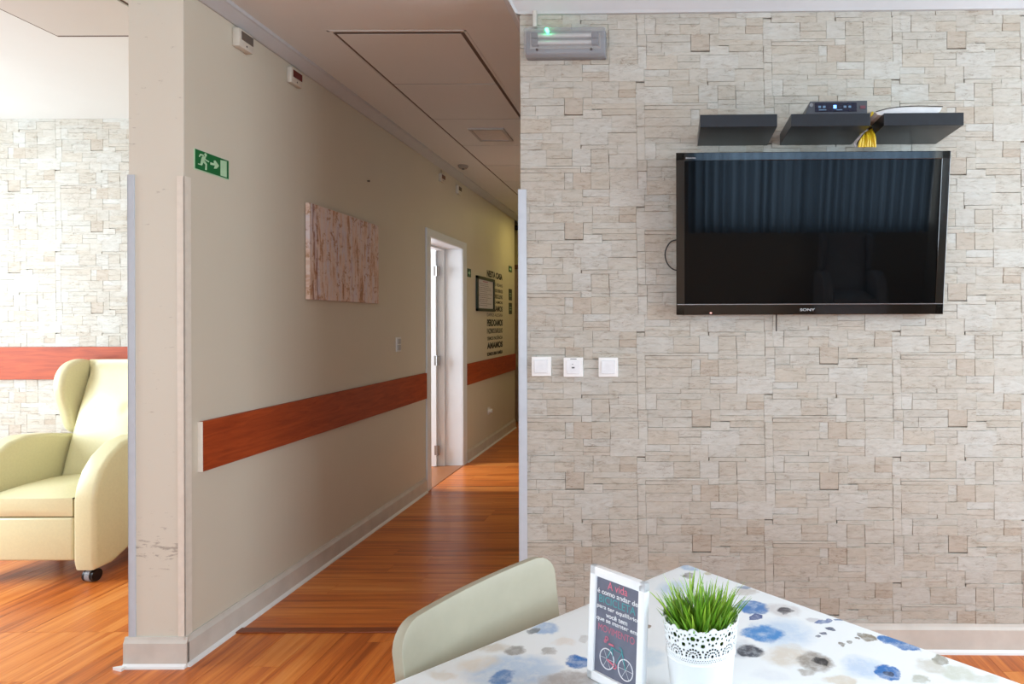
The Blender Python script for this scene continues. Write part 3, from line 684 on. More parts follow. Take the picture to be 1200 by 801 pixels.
# router
t = WT('router', 0.963, 2.150, 'white shallow boat-shaped router lying on the right shelf', 'router')
prof = [(-0.145, 0.012), (-0.135, 0.001), (0.05, 0.0), (0.085, 0.004), (0.10, 0.014), (0.108, 0.030), (0.0, 0.032), (-0.06, 0.030), (-0.10, 0.024)]
m = MB().prism([(x, z) for x, z in prof], 1, -0.225, -0.10, 0.003)
m.build('shell', M('router_white', (214, 216, 218), 0.35), t, True)
MB().tube(smoothcurve([(-0.143, -0.226, 0.014), (-0.10, -0.227, 0.025), (-0.05, -0.227, 0.0315), (0.02, -0.227, 0.034), (0.108, -0.227, 0.031)]), 0.0016, 6).build('edge_line', m_black, t)
MB().box(-0.05, 0.085, -0.095, -0.02, 0.0, 0.046, 0.003).build('rear_cover', M('router_pale', (226, 226, 222), 0.4), t)
# cables
m_yel = M('yellow_cable', (214, 184, 30), 0.45); m_cab = M('black_cable', (20, 20, 22), 0.5); m_gcab = M('grey_cable', (150, 150, 150), 0.5)
t = WT('cable_bundle', 0.813, 2.03, 'yellow and black network cables bundled in gap between shelves', 'cable')
rr = random.Random(11)
for k in range(7):
    x = -0.035+k*0.011; d = rr.uniform(-0.01, 0.01)
    MB().tube(smoothcurve([(-0.006+d*.3, -0.075+d*.5, 0.19), (x*.25, -0.085+d*.5, 0.14), (x*.5, -0.125+d, 0.10), (x*.8+d*.4, -0.150+d, 0.06), (x*.95, -0.145, 0.022)], 5), 0.0055, 7).build('yellow_strand', m_yel, t, True)
for k in range(3):
    MB().tube(smoothcurve([(0.0, -0.08, 0.16), (0.002, -0.14, 0.115-k*.01), (-0.02, -0.17, 0.075), (-0.04-k*.006, -0.15, 0.04), (-0.045, -0.145, 0.022)], 5), 0.0032, 6).build('grey_strand' if k else 'black_strand', m_gcab if k else m_cab, t, True)
MB().tube([(0.012*math.cos(a)+0.002, -0.15+0.012*math.sin(a), 0.095) for a in [R(30*i) for i in range(12)]], 0.003, 6, closed=True).build('tie', m_black, t)
t = WT('yellow_cable', 0.875, 2.150, 'short yellow cable poking up behind the white router', 'cable')
MB().tube(smoothcurve([(-0.03, -0.095, 0.0), (-0.03, -0.09, 0.035), (-0.025, -0.08, 0.055), (-0.015, -0.06, 0.06), (-0.01, -0.01, 0.02)], 6), 0.004, 7).build('strand', m_yel, t, True)
MB().tube(smoothcurve([(-0.022, -0.095, 0.0), (-0.022, -0.085, 0.03), (-0.018, -0.06, 0.045), (-0.012, -0.01, 0.02)], 6), 0.004, 7).build('strand', m_yel, t, True)
t = WT('cable_loop', 0.05, 1.60, 'thin black cable loop sticking out left of the television', 'cable')
MB().tube(smoothcurve([(0.05, -0.03, 0.10), (0.02, -0.028, 0.108), (-0.012, -0.026, 0.098), (-0.032, -0.025, 0.06), (-0.028, -0.025, 0.02), (-0.005, -0.027, -0.01), (0.03, -0.03, -0.022)], 8), 0.0028, 7).build('wire', m_cab, t, True)
t = WT('power_cable', sx(908.5), 1.33, 'short black cable end hanging below the television', 'cable')
MB().tube([(0, -0.02, 0.12), (0, -0.012, 0.04), (0.0005, -0.010, 0.0)], 0.0025, 7).build('wire', m_cab, t)
# television
TILT = math.atan2(0.078, 0.64)
t = thing('television', (0, 0, 0), 'large flat black television mounted on the stone wall, leaning forward', 'television')
t.matrix_world = WALL @ Matrix.Translation((0.603, -0.062, 1.398)) @ Matrix.Rotation(TILT, 4, 'X')
TW, TH = 1.081, 0.646
gloss = M('tv_gloss_black', (10, 11, 12), 0.06, var=0.0, spec=0.9)
m = MB().box(-TW/2, TW/2, 0, 0.03, TH-0.031, TH, 0.002).box(-TW/2, -TW/2+0.034, 0, 0.03, 0, TH, 0.002).box(TW/2-0.034, TW/2, 0, 0.03, 0, TH, 0.002).box(-TW/2, TW/2, 0, 0.03, 0, 0.042, 0.002)
m.build('bezel', gloss, t)
scr = NT('tv_screen'); scr.b.inputs['Base Color'].default_value = (0.002, 0.0025, 0.003, 1); scr.b.inputs['Roughness'].default_value = 0.03; scr.b.inputs['Specular IOR Level'].default_value = 0.22
nz = scr.noise(scr.n('ShaderNodeTexCoord').outputs['Object'], 3, 1); scr.bump(nz.outputs[0], 0.01, 0.001)
MB().box(-TW/2+0.03, TW/2-0.03, 0.004, 0.02, 0.04, TH-0.028).build('screen', scr.m, t)
MB().box(-TW/2+0.004, TW/2-0.004, -0.0012, 0.002, 0.0415, 0.0445).build('silver_strip', M('silver_strip', (176, 180, 184), 0.25, 0.9), t)
MB().box(-TW/2+0.01, TW/2-0.01, 0.028, 0.05, 0.01, TH-0.01, 0.006).build('back_shell', m_black, t)
MB().box(-0.2, 0.2, 0.048, 0.07, 0.15, 0.4, 0.003).build('wall_bracket', M('bracket_steel', (120, 120, 122), 0.4, 0.8), t)
m_logo = M('logo_silver', (190, 196, 200), 0.35)
o = text('logo', 'SONY', 0, 0, 0.060, 0.011, m_logo, t, 0.02); o.matrix_local = Matrix.Translation((-0.008, -0.0008, 0.020)) @ Matrix.Rotation(R(90), 4, 'X') @ Matrix.Translation(o.location) @ Matrix.Diagonal((*o.scale, 1))
o = text('logo', 'BRAVIA', 0, 0, 0.040, 0.006, m_logo, t, 0.0); o.matrix_local = Matrix.Translation((-0.482, -0.0008, TH-0.021)) @ Matrix.Rotation(R(90), 4, 'X') @ Matrix.Translation(o.location) @ Matrix.Diagonal((*o.scale, 1))
rl = NT('red_standby_light'); rl.b.inputs['Emission Color'].default_value = (1.0, 0.12, 0.03, 1); rl.b.inputs['Emission Strength'].default_value = 1.0
MB().box(-0.404, -0.396, -0.001, 0.001, 0.006, 0.010).build('standby_light', rl.m, t)

# ------------------------------------------------------------------ wing armchairs
def armchair(name, loc, rz, mat, seam, label, group):
    """local: x width, y back positive, front at y=0"""
    t = thing(name, loc, label, 'armchair', group, (0, 0, rz))
    IW, AW = 0.255, 0.115
    prof = [(0.01, .075), (0.0, .12), (0.0, .44), (.012, .51), (.045, .59), (.10, .66), (.18, .715), (.28, .738), (.42, .728), (.62, .69), (.68, .60), (.66, .35), (.55, .20), (.36, .145), (.22, .12), (.12, .075)]
    for s_ in (-1, 1):
        a, b = (IW, IW+AW) if s_ > 0 else (-IW-AW, -IW)
        MB().prism(prof, 0, a, b, 0.022, 4).build('armrest', mat, t, True, 55)
    # seat cushion: puffy slab
    def puff(w0, w1, d0, d1, z0, z1, nx=14, ny=10, crown=0.02, r=0.03):
        b = bmesh.new(); bmesh.ops.create_cube(b, size=1)
        for v in b.verts: v.co = Vector(((w0+w1)/2+v.co.x*(w1-w0), (d0+d1)/2+v.co.y*(d1-d0), (z0+z1)/2+v.co.z*(z1-z0)))
        bmesh.ops.subdivide_edges(b, edges=list(b.edges), cuts=5, use_grid_fill=True)
        for v in b.verts:
            u = 2*(v.co.x-w0)/(w1-w0)-1; q_ = 2*(v.co.y-d0)/(d1-d0)-1; k = 2*(v.co.z-z0)/(z1-z0)-1
            e = (1-u**4)*(1-q_**4)
            if k > 0.9: v.co.z += crown*e - r*(1-e)*0.6
            if q_ < -0.9: v.co.y -= 0.012*(1-u**4)*(1-k**4)
        return b
    MB().add(puff(-IW+0.003, IW-0.003, 0.005, 0.50, 0.36, 0.475, crown=0.022, r=0.045)).build('seat_cushion', mat, t, True, 60)
    MB().box(-IW+0.004, IW-0.004, 0.006, 0.05, 0.125, 0.352, 0.012, 3).build('front_panel', mat, t, True, 50)
    MB().box(-IW, IW, 0.05, 0.60, 0.14, 0.37, 0.01).build('seat_base', seam, t)
    # backrest with tuft dimples
    b = bmesh.new(); bmesh.ops.create_grid(b, x_segments=28, y_segments=34, size=0.5)
    Z0, Z1 = 0.46, 1.145
    for v in b.verts:
        u, k = v.co.x*2, v.co.y+0.5
        z = Z0+(Z1-Z0)*k; bow = 0.035*(1-u**4)*(1-(2*k-1)**6)
        y = 0.455+0.22*k - bow + 0.012*math.sin(k*9)*(1-u*u)
        for tu, tk in ((-0.36, 0.585), (0.36, 0.585)):
            y += 0.010*math.exp(-(((u-tu)*IW)**2+((k-tk)*(Z1-Z0))**2)/0.0007)
        rnd = max(0, (abs(u)-0.8)/0.2)**2*0.03; tr = max(0, (k-0.93)/0.07)**2*0.03
        v.co = Vector((u*(IW-0.002), min(y+rnd+tr, 0.672), z))
    bd = [e for e in b.edges if e.is_boundary]; r_ = bmesh.ops.extrude_edge_only(b, edges=bd)
    for v in [g for g in r_['geom'] if isinstance(g, bmesh.types.BMVert)]: v.co.y += 0.02
    bmesh.ops.holes_fill(b, edges=[e for e in b.edges if e.is_boundary]); bmesh.ops.recalc_face_normals(b, faces=list(b.faces))
    MB().add(b).build('backrest', mat, t, True, 60)
    wing = [(.68, 1.145), (.62, 1.15), (.55, 1.125), (.505, 1.07), (.49, 1.0), (.50, .92), (.525, .84), (.545, .77), (.57, .72), (.62, .69), (.66, .69), (.69, .9), (.70, 1.10), (.70, 1.14)]
    wing = [(p.x, p.y) for p in smoothcurve([(y, z, 0) for y, z in wing], 3)]
    for s_ in (-1, 1):
        a, b2 = (IW, IW+0.07) if s_ > 0 else (-IW-0.07, -IW)
        o = MB().prism(wing, 0, a, b2, 0.026, 4).build('wing', mat, t, True, 60)
    MB().prism([(.56, .30), (.60, .60), (.69, 1.12), (.703, 1.11), (.66, .60), (.62, .28)], 0, -IW-0.05, IW+0.05, 0.006).build('back_panel', mat, t, True)
    for cx in (-IW-0.06, IW+0.055):
        for cy in (0.055, 0.53):
            c = MB().box(cx-0.012, cx+0.012, cy-0.02, cy+0.02, 0.055, 0.15 if cy > .3 else 0.085).build('caster', M('caster_grey', (120, 122, 126), 0.4), t)
            MB().cyl((cx-0.028, cy, 0.034), (cx-0.012, cy, 0.034), 0.032, 20).cyl((cx+0.012, cy, 0.034), (cx+0.028, cy, 0.034), 0.032, 20).build('wheel', M('caster_black', (18, 18, 20), 0.35), c, True)
            MB().cyl((cx-0.012, cy, 0.036), (cx+0.012, cy, 0.036), 0.036, 20).build('wheel_guard', M('caster_guard', (150, 152, 156), 0.35), c, True)
    return t
leather = M('cream_leatherette', (216, 208, 166), 0.33, var=0.02, scale=90, bump=0.05)
armchair('wing_armchair', (-3.345, 3.335, 0), 0, leather, M('seam_cream', (150, 140, 104), 0.6), 'pale yellow-green leatherette wing armchair by the stone wall in left room', None)
armchair('wing_armchair', (2.1, -2.2, 0), R(180), M('lightened_leatherette', (205, 205, 210), 0.35, var=0.03), m_black, 'wing armchair mirrored in the television screen', None)  # upholstery colour lightened to make up for weak light in the reflection

# ------------------------------------------------------------------ table, chair and what is on the table
TC = Vector((0.060, 1.608, 0)); E1 = Vector((-0.692, -0.722, 0)); E2 = Vector((0.714, -0.700, 0)); TT = 0.76
TL = 0.95
ang = math.atan2(E2.y, E2.x)
tb = thing('dining_table', (TC.x, TC.y, 0), 'square table under the floral cloth in the foreground', 'table', rot=(0, 0, ang))
# local: x along E2, -y along E1
m_tt = M('table_board', (200, 190, 170), 0.5)
MB().box(0.014, TL-0.014, -TL+0.014, -0.014, TT-0.035, TT-0.004, 0.004).build('tabletop', m_tt, tb)
for lx, ly in ((0.07, -0.07), (TL-0.07, -0.07), (0.07, -TL+0.07), (TL-0.07, -TL+0.07)):
    MB().box(lx-0.02, lx+0.02, ly-0.02, ly+0.02, 0, TT-0.035, 0.003).build('leg', M('table_leg_grey', (170, 170, 168), 0.4, 0.3), tb)
MB().box(0.07, TL-0.07, -0.085, -0.06, TT-0.10, TT-0.035).box(0.07, TL-0.07, -TL+0.06, -TL+0.085, TT-0.10, TT-0.035).build('apron', m_tt, tb)
def cloth_mat():
    t = NT('floral_cloth'); g = t.n('ShaderNodeNewGeometry')
    na = t.noise(g.outputs['Position'], 45, 4, 0.7); nb = t.noise(g.outputs['Position'], 14, 3, 0.6)
    nv = t.n('ShaderNodeVectorMath', operation='SUBTRACT'); t.l(nb.outputs['Color'], nv.inputs[0]); nv.inputs[1].default_value = (.5, .5, .5)
    nv2 = t.n('ShaderNodeVectorMath', operation='SUBTRACT'); t.l(na.outputs['Color'], nv2.inputs[0]); nv2.inputs[1].default_value = (.5, .5, .5)
    s1 = t.n('ShaderNodeVectorMath', operation='SCALE'); t.l(nv.outputs[0], s1.inputs[0]); s1.inputs['Scale'].default_value = 0.045
    s2 = t.n('ShaderNodeVectorMath', operation='SCALE'); t.l(nv2.outputs[0], s2.inputs[0]); s2.inputs['Scale'].default_value = 0.020
    a1 = t.n('ShaderNodeVectorMath', operation='ADD'); t.l(s1.outputs[0], a1.inputs[0]); t.l(s2.outputs[0], a1.inputs[1])
    a2 = t.n('ShaderNodeVectorMath', operation='ADD'); t.l(g.outputs['Position'], a2.inputs[0]); t.l(a1.outputs[0], a2.inputs[1])
    col = lin((244, 250, 253))
    hT = H-TT
    nw = t.noise(g.outputs['Position'], 38, 5, 0.75); wc = t.ramp(nw.outputs[0], [(0.32, (0.45, 0.45, 0.45, 1)), (0.55, (1, 1, 1, 1))])
    B = [  # px, py, half width px, half height px, rotation deg in table plane, colour, opacity, softness
     (601,785,50,20,0,(176,206,238),.75,.5), (587,793,13,8,0,(84,134,196),.9,.3), (676,775,14,8,0,(36,112,186),1,.2), (639,736,18,6,0,(140,178,224),.8,.4), (625,738,9,3.5,0,(120,126,132),.9,.2),
     (603,761,13,6,0,(150,148,144),.9,.3), (641,762,9,4,0,(170,168,164),.8,.3), (580,757,17,6,0,(214,208,196),.8,.5), (560,776,22,8,0,(232,226,214),.8,.6), (666,795,36,9,0,(180,178,176),.8,.4), (520,790,18,5,0,(226,220,208),.7,.5),
     (760,733,5,2.5,0,(150,130,112),.9,.2), (683,748,5,6,0,(190,190,190),.6,.3),
     (803,674,8,3.5,0,(128,122,118),.9,.2), (808,664,13,4,0,(150,184,222),.7,.4), (790,690,20,10,0,(190,216,238),.7,.6), (829,672,6,2,0,(190,184,150),.8,.3), (872,693,14,4,0,(206,202,196),.9,.4),
     (870,688,9,2,0,(108,132,166),.8,.3), (917,741,34,16,0,(186,212,240),.7,.7), (880,712,21,9,0,(36,118,190),.95,.2), (884,724,7,3,0,(30,70,140),.95,.1), (893,742,24,10,0,(56,138,208),.95,.25),
     (866,763,26,10,0,(196,204,214),.8,.5), (879,764,15,7,0,(44,52,68),.95,.3), (918,715,20,8,0,(216,214,214),.9,.5), (919,716,8,4,0,(62,62,72),.95,.25), (955,726,8,3,0,(206,206,210),.8,.4),
     (966,729,10,2.6,25,(56,96,160),.9,.1), (959,746,4,1.6,0,(40,60,100),.9,.1), (966,742,4,1.6,0,(40,60,100),.9,.1), (973,738,4,1.6,0,(40,60,100),.9,.1), (983,727,6,1.5,0,(70,110,160),.9,.1),
     (985,756,4,2,0,(120,110,96),.9,.1), (994,753,4,2,0,(120,110,96),.9,.1), (1003,748,5,2,0,(120,110,96),.9,.1), (1010,744,4,2,0,(120,110,96),.9,.1),
     (1021,748,11,4.5,0,(142,134,118),1,.12), (1055,755,22,7,-42,(52,118,186),1,.12), (923,768,28,12,0,(220,212,198),.85,.5), (955,775,18,11,0,(150,142,132),.9,.35), (961,776,7,4.5,0,(40,40,46),.95,.3), (945,787,12,3,0,(176,170,162),.8,.4),
     (1012,782,26,13,0,(184,210,240),.7,.6), (1038,788,15,10.5,0,(30,112,188),1,.15), (1038,788,6,4,0,(16,28,60),1,.3), (985,797,16,7,0,(222,214,198),.85,.4),
     (1097,773,9,6,-50,(148,144,128),.9,.15), (1085,780,14,9,0,(210,208,196),.8,.4), (1118,789,22,10,0,(206,212,196),.8,.35), (1150,797,18,6,0,(214,218,208),.8,.4), (1077,797,8,6,0,(184,186,170),.8,.3),
     (900,790,18,8,0,(232,238,244),.7,.5), (640,783,16,6,0,(206,224,242),.7,.5), (660,752,12,5,0,(236,232,226),.9,.5), (760,770,16,10,0,(214,230,242),.8,.6), (745,712,10,5,0,(222,218,214),.8,.5)]
    W_ = []
    for (px, py, a, b, rot, c, op, soft) in B:
        Y = hT*F/(py-PY); W_.append(((px-PX)/F*Y, Y, a*Y/F, b*Y*Y/(hT*F), rot, c, op, soft))
    rk = random.Random(21)          # the same print goes on over the rest of the table
    for i in range(16):
        u, v = rk.uniform(0.08, 0.88), rk.uniform(0.08, 0.88); p = TC + E2*u + E1*v
        if p.y > 0.98: continue
        kind = i % 4
        if kind == 0: W_ += [(p.x, p.y, .055, .05, 0, (186,212,240), .7, .6), (p.x, p.y, .028, .024, 0, (36,118,190), .95, .2), (p.x, p.y, .010, .009, 0, (24,40,80), .95, .3)]
        elif kind == 1: W_ += [(p.x, p.y, .05, .035, 20, (220,212,198), .85, .5), (p.x+.01, p.y, .022, .02, 0, (150,142,132), .9, .3), (p.x+.01, p.y, .008, .008, 0, (40,40,46), .95, .3)]
        elif kind == 2: W_ += [(p.x, p.y, .035, .010, rk.uniform(0, 90), (142,134,118), .95, .15)]
        else: W_ += [(p.x, p.y, .04, .03, 0, (140,178,224), .8, .4)]
    for (X, Y, ra, rb, rot, c, op, soft) in W_:
        mp = t.n('ShaderNodeMapping'); mp.vector_type = 'TEXTURE'
        mp.inputs['Location'].default_value = (X, Y, TT); mp.inputs['Rotation'].default_value = (0, 0, R(rot)); mp.inputs['Scale'].default_value = (ra, rb, 5)
        t.l(a2.outputs[0], mp.inputs[0]); ln = t.n('ShaderNodeVectorMath', operation='LENGTH'); t.l(mp.outputs[0], ln.inputs[0])
        mr = t.n('ShaderNodeMapRange'); mr.inputs['From Min'].default_value = 1.0+soft*0.4; mr.inputs['From Max'].default_value = 1.0-soft*0.6
        mr.inputs['To Min'].default_value = 0; mr.inputs['To Max'].default_value = op; t.l(ln.outputs['Value'], mr.inputs['Value'])
        col = t.mix(t.math('MULTIPLY', mr.outputs[0], wc), col, lin(c))
    t.l(col, t.b.inputs['Base Color']); t.b.inputs['Roughness'].default_value = 0.4; t.b.inputs['Specular IOR Level'].default_value = 0.35
    return t.m
m_cloth = cloth_mat()
b = bmesh.new()
def rrect(off, r, z, n=6):
    x0, x1, y0, y1 = -off, TL+off, -TL-off, off; out = []
    for cx, cy, a0 in ((x1-r, y1-r, 0), (x0+r, y1-r, 90), (x0+r, y0+r, 180), (x1-r, y0+r, 270)):
        for k in range(n+1): a = R(a0+90*k/n); out.append((cx+r*math.cos(a), cy+r*math.sin(a), z))
    return out
rings = [rrect(-0.004, 0.012, TT), rrect(-0.001, 0.014, TT-0.0015), rrect(0.001, 0.015, TT-0.006), rrect(0.003, 0.018, TT-0.05), rrect(0.006, 0.02, TT-0.14)]
vs = [[b.verts.new(p) for p in r_] for r_ in rings]; N = len(vs[0])
for k in range(len(vs)-1):
    for i in range(N): b.faces.new((vs[k][i], vs[k][(i+1) % N], vs[k+1][(i+1) % N], vs[k+1][i]))
b.faces.new(vs[0]); bmesh.ops.recalc_face_normals(b, faces=list(b.faces))
o = MB().add(b).build('tablecloth', m_cloth, None, True, 50); o.location = (TC.x, TC.y, 0); o.rotation_euler = (0, 0, ang)
tag(o, 'white wipe-clean tablecloth printed with blue and grey flowers on the table', 'tablecloth')

# dining chair
ch = thing('dining_chair', (-0.186, 1.209, 0), 'beige moulded chair pushed in at the left edge of the table', 'chair', rot=(0, 0, math.atan2(.870, .493)))
m_ch = M('chair_beige_plastic', (172, 167, 146), 0.45, var=0.02); m_leg = M('chair_leg_steel', (190, 190, 188), 0.3, 0.9)
bw, bz0, bz1, rc = 0.215, 0.52, 0.83, 0.05
b = bmesh.new(); NX, NZ = 28, 12; G = []
for i in range(NX+1):
    u = math.sin((i/NX-0.5)*math.pi)          # denser towards the rounded corners
    e = max(0, (abs(u)*bw-(bw-rc))/rc); zt = bz1 - rc*(1-math.sqrt(max(0, 1-e*e)))
    col = []
    for k in range(NZ+1):
        v = k/NZ; z = bz0+(zt-bz0)*v
        wd = bw*(0.96+0.04*(z-bz0)/(bz1-bz0))
        col.append(b.verts.new((u*wd, 0.175+0.045*(z-bz0)/(bz1-bz0)/1.0 - 0.022*u*u + 0.012, z)))
    G.append(col)
for i in range(NX):
    for k in range(NZ): b.faces.new((G[i][k], G[i+1][k], G[i+1][k+1], G[i][k+1]))
o = MB().add(b).build('backrest', m_ch, ch, True, 60)
sm = o.modifiers.new('s', 'SOLIDIFY'); sm.thickness = 0.022; sm.offset = 0
bv = o.modifiers.new('b', 'BEVEL'); bv.width = 0.005; bv.segments = 3; bv.limit_method = 'ANGLE'; bv.angle_limit = R(50)
MB().box(-0.21, 0.21, -0.20, 0.19, 0.435, 0.460, 0.010, 3).build('seat', m_ch, ch, True, 50)
for a in (-1, 1):
    MB().tube(smoothcurve([(a*0.17, 0.17, 0.44), (a*0.17, 0.185, 0.50), (a*0.165, 0.20, 0.60)], 4), 0.010, 10).build('back_support', m_leg, ch, True)
    for b_ in (-1, 1):
        MB().cyl((a*0.17, b_*0.16, 0.437), (a*0.20, b_*0.20, 0.0), 0.011, 12).build('leg', m_leg, ch, True)

# little standing sign
HT = TT
SA = Vector((-0.131, 1.094, 0)); SD = Vector((0.096, -0.082, 0)).normalized()
sg = thing('table_sign', (SA.x, SA.y, HT+0.0005), 'small white-framed chalkboard style sign with a bicycle, standing on the cloth', 'sign')
LEAN = R(3)
sg.matrix_world = Matrix.Translation((SA.x, SA.y, HT+0.001)) @ Matrix.Rotation(math.atan2(SD.y, SD.x), 4, 'Z') @ Matrix.Rotation(-LEAN, 4, 'X') @ Matrix.Rotation(R(90), 4, 'X')
# local: x width, y up, z toward viewer
SW, SH = 0.128, 0.190
m_sf = M('sign_white_frame', (240, 242, 243), 0.35, var=0.01)
MB().box(0, SW, 0, 0.016, -0.012, 0, 0.0025).box(0, SW, SH-0.016, SH, -0.012, 0, 0.0025).box(0, 0.015, 0, SH, -0.012, 0, 0.0025).box(SW-0.015, SW, 0, SH, -0.012, 0, 0.0025).build('frame', m_sf, sg, True)
MB().box(0.013, SW-0.013, 0.014, SH-0.014, -0.010, -0.004).build('board', M('chalkboard', (104, 108, 124), 0.5, var=0.06, scale=50), sg)
MB().box(0.04, 0.09, 0.01, 0.15, -0.014, -0.011).build('easel_back', m_sf, sg)
MB().prism([(-0.012, 0.004), (-0.055, 0.0), (-0.012, 0.12)], 0, 0.06, 0.066).build('easel_foot', m_sf, sg)
bpy.data.objects['easel_foot'].matrix_local = Matrix(((1, 0, 0, 0), (0, 0, 1, 0), (0, 1, 0, 0), (0, 0, 0, 1)))
c_w = M('chalk_white', (236, 236, 240), 0.6); c_p = M('chalk_pink', (222, 120, 140), 0.6); c_t = M('chalk_teal', (84, 160, 164), 0.6); c_r = M('chalk_rose', (190, 110, 130), 0.6)
for body, yy, hg, wd, mt, bd in (('A vida', 0.1645, 0.013, 0.046, c_p, 0.0), ('é como andar de', 0.1515, 0.0085, 0.094, c_w, 0.02), ('BICICLETA', 0.139, 0.0125, 0.084, c_t, 0.0),
                                 ('para ter equilíbrio', 0.1255, 0.0088, 0.094, c_w, 0.02), ('você tem', 0.1150, 0.0078, 0.050, c_w, 0.02), ('que se manter em', 0.1045, 0.0085, 0.094, c_w, 0.02), ('MOVIMENTO', 0.0915, 0.0115, 0.084, c_r, 0.0)):
    text('word_line', body, SW/2, yy, wd, hg, mt, sg, bd, -0.0036, 0.0002)
def ring(cx, cy, r, z=-0.0034, n=28): return [(cx+r*math.cos(2*math.pi*i/n), cy+r*math.sin(2*math.pi*i/n), z) for i in range(n)]
bx, by = 0.045, 0.044
m = MB().tube(ring(bx, by, 0.0165), 0.0009, 6, closed=True).tube(ring(bx+0.043, by-0.004, 0.0165), 0.0009, 6, closed=True)
for cx, cy in ((bx, by), (bx+0.043, by-0.004)):
    for k in range(6): m.tube([(cx, cy, -0.0036), (cx+0.016*math.cos(R(60*k)), cy+0.016*math.sin(R(60*k)), -0.0036)], 0.0003, 4)
m.build('bicycle_wheels', c_w, sg)
MB().tube([(bx, by, -0.0034), (bx+0.010, by+0.022, -0.0034), (bx+0.034, by+0.020, -0.0034), (bx+0.018, by-0.006, -0.0034), (bx+0.010, by+0.022, -0.0034)], 0.0010, 6).tube([(bx+0.043, by-0.004, -0.0034), (bx+0.033, by+0.026, -0.0034), (bx+0.028, by+0.028, -0.0034)], 0.001, 6).build('bicycle_frame', c_t, sg)
MB().tube([(bx, by, -0.0032), (bx+0.018, by-0.006, -0.0032)], 0.0014, 6).tube(ring(bx+0.018, by-0.006, 0.004), 0.0009, 6, closed=True).tube([(bx+0.004, by+0.026, -0.0032), (bx+0.015, by+0.026, -0.0032)], 0.0015, 6).build('bicycle_pedals', c_p, sg)
MB().tube(ring(bx-0.002, by+0.033, 0.003), 0.0012, 6, closed=True).tube(ring(bx-0.005, by+0.028, 0.002), 0.0012, 6, closed=True).build('flower_basket', c_r, sg)

# plant pot with lace rim and grass
PC = (0.0615, 1.022); m_pot = M('pot_white_enamel', (236, 240, 241), 0.3, var=0.01)
pot = thing('plant_pot', (PC[0], PC[1], HT+0.0005), 'white metal plant pot with pierced lace rim standing on the cloth', 'plant pot')
RT_, RB_ = 0.0615, 0.046; PH = 0.145
def pr(z): return RB_+(RT_-RB_)*(z/PH)
ZL = 0.088
MB().lathe([(0.0, 0.0), (RB_-0.002, 0.0), (RB_, 0.002), (pr(0.02), 0.02), (pr(ZL-0.006), ZL-0.006), (pr(ZL-0.005)+0.0015, ZL-0.003), (pr(ZL), ZL), (pr(ZL)-0.001, ZL), (pr(ZL-0.01)-0.0015, ZL-0.01), (RB_-0.003, 0.004), (0, 0.004)], 64).build('body', m_pot, pot, True)
NA, NZ2 = 480, 64; NS = 12
def hole(a, z):
    """a angle in units of a scallop (0..NS), z 0..1 in the lace band"""
    s = a % 1.0; zz = z
    top = 0.93+0.07*abs(math.cos(math.pi*a*2)) - 0.09*(abs(s-0.5)*2)**1.5
    if zz > top: return 'cut'
    X = (s-0.5)*0.0308; Z = (zz-0.0)*0.057         # metres in the scallop
    for zc, per, r in ((0.0035, 8, 0.0009), (0.0065, 8, 0.0009)):
        ph = (a*per + (0.5 if zc > 0.005 else 0)) % 1.0
        if math.hypot((ph-0.5)*0.0308/per, Z-zc) < r: return 'hole'
    # fan arcs
    for rr_, nn_, hr in ((0.0, 1, 0.0021), (0.0065, 7, 0.0012), (0.0115, 9, 0.0016)):
        for j in range(nn_):
            an = math.pi*j/(nn_-1) if nn_ > 1 else 0
            if math.hypot(X-rr_*math.cos(an), Z-0.0125-rr_*math.sin(an)) < hr*1.2: return 'hole'
    for (cx, cz, hr) in ((0.0154, 0.030, 0.0028), (-0.0154, 0.030, 0.0028), (0.0154, 0.021, 0.0016), (-0.0154, 0.021, 0.0016), (0, 0.0305, 0.0018), (0.0055, 0.033, 0.0015), (-0.0055, 0.033, 0.0015),
                         (0, 0.041, 0.0032), (0.0075, 0.040, 0.0020), (-0.0075, 0.040, 0.0020), (0.0154, 0.038, 0.0016), (-0.0154, 0.038, 0.0016), (0.0045, 0.0475, 0.0013), (-0.0045, 0.0475, 0.0013), (0.0125, 0.0445, 0.0013), (-0.0125, 0.0445, 0.0013)):
        if math.hypot(X-cx, Z-cz) < hr*1.2: return 'hole'
    return ''
V = []; Fs = []
for k in range(NZ2+1):
    z = ZL+(PH-ZL)*k/NZ2; r = pr(z)
    for i in range(NA): a = 2*math.pi*i/NA; V.append((r*math.cos(a), r*math.sin(a), z))
for k in range(NZ2):
    for i in range(NA):
        if hole((i+0.5)/NA*NS, (k+0.5)/NZ2): continue
        j = (i+1) % NA; Fs.append((k*NA+i, k*NA+j, (k+1)*NA+j, (k+1)*NA+i))
me = bpy.data.meshes.new('lace'); me.from_pydata(V, [], Fs); o = link('lace_rim', me, m_pot, pot)
for p in me.polygons: p.use_smooth = True
sm = o.modifiers.new('s', 'SOLIDIFY'); sm.thickness = 0.0012; sm.offset = -1
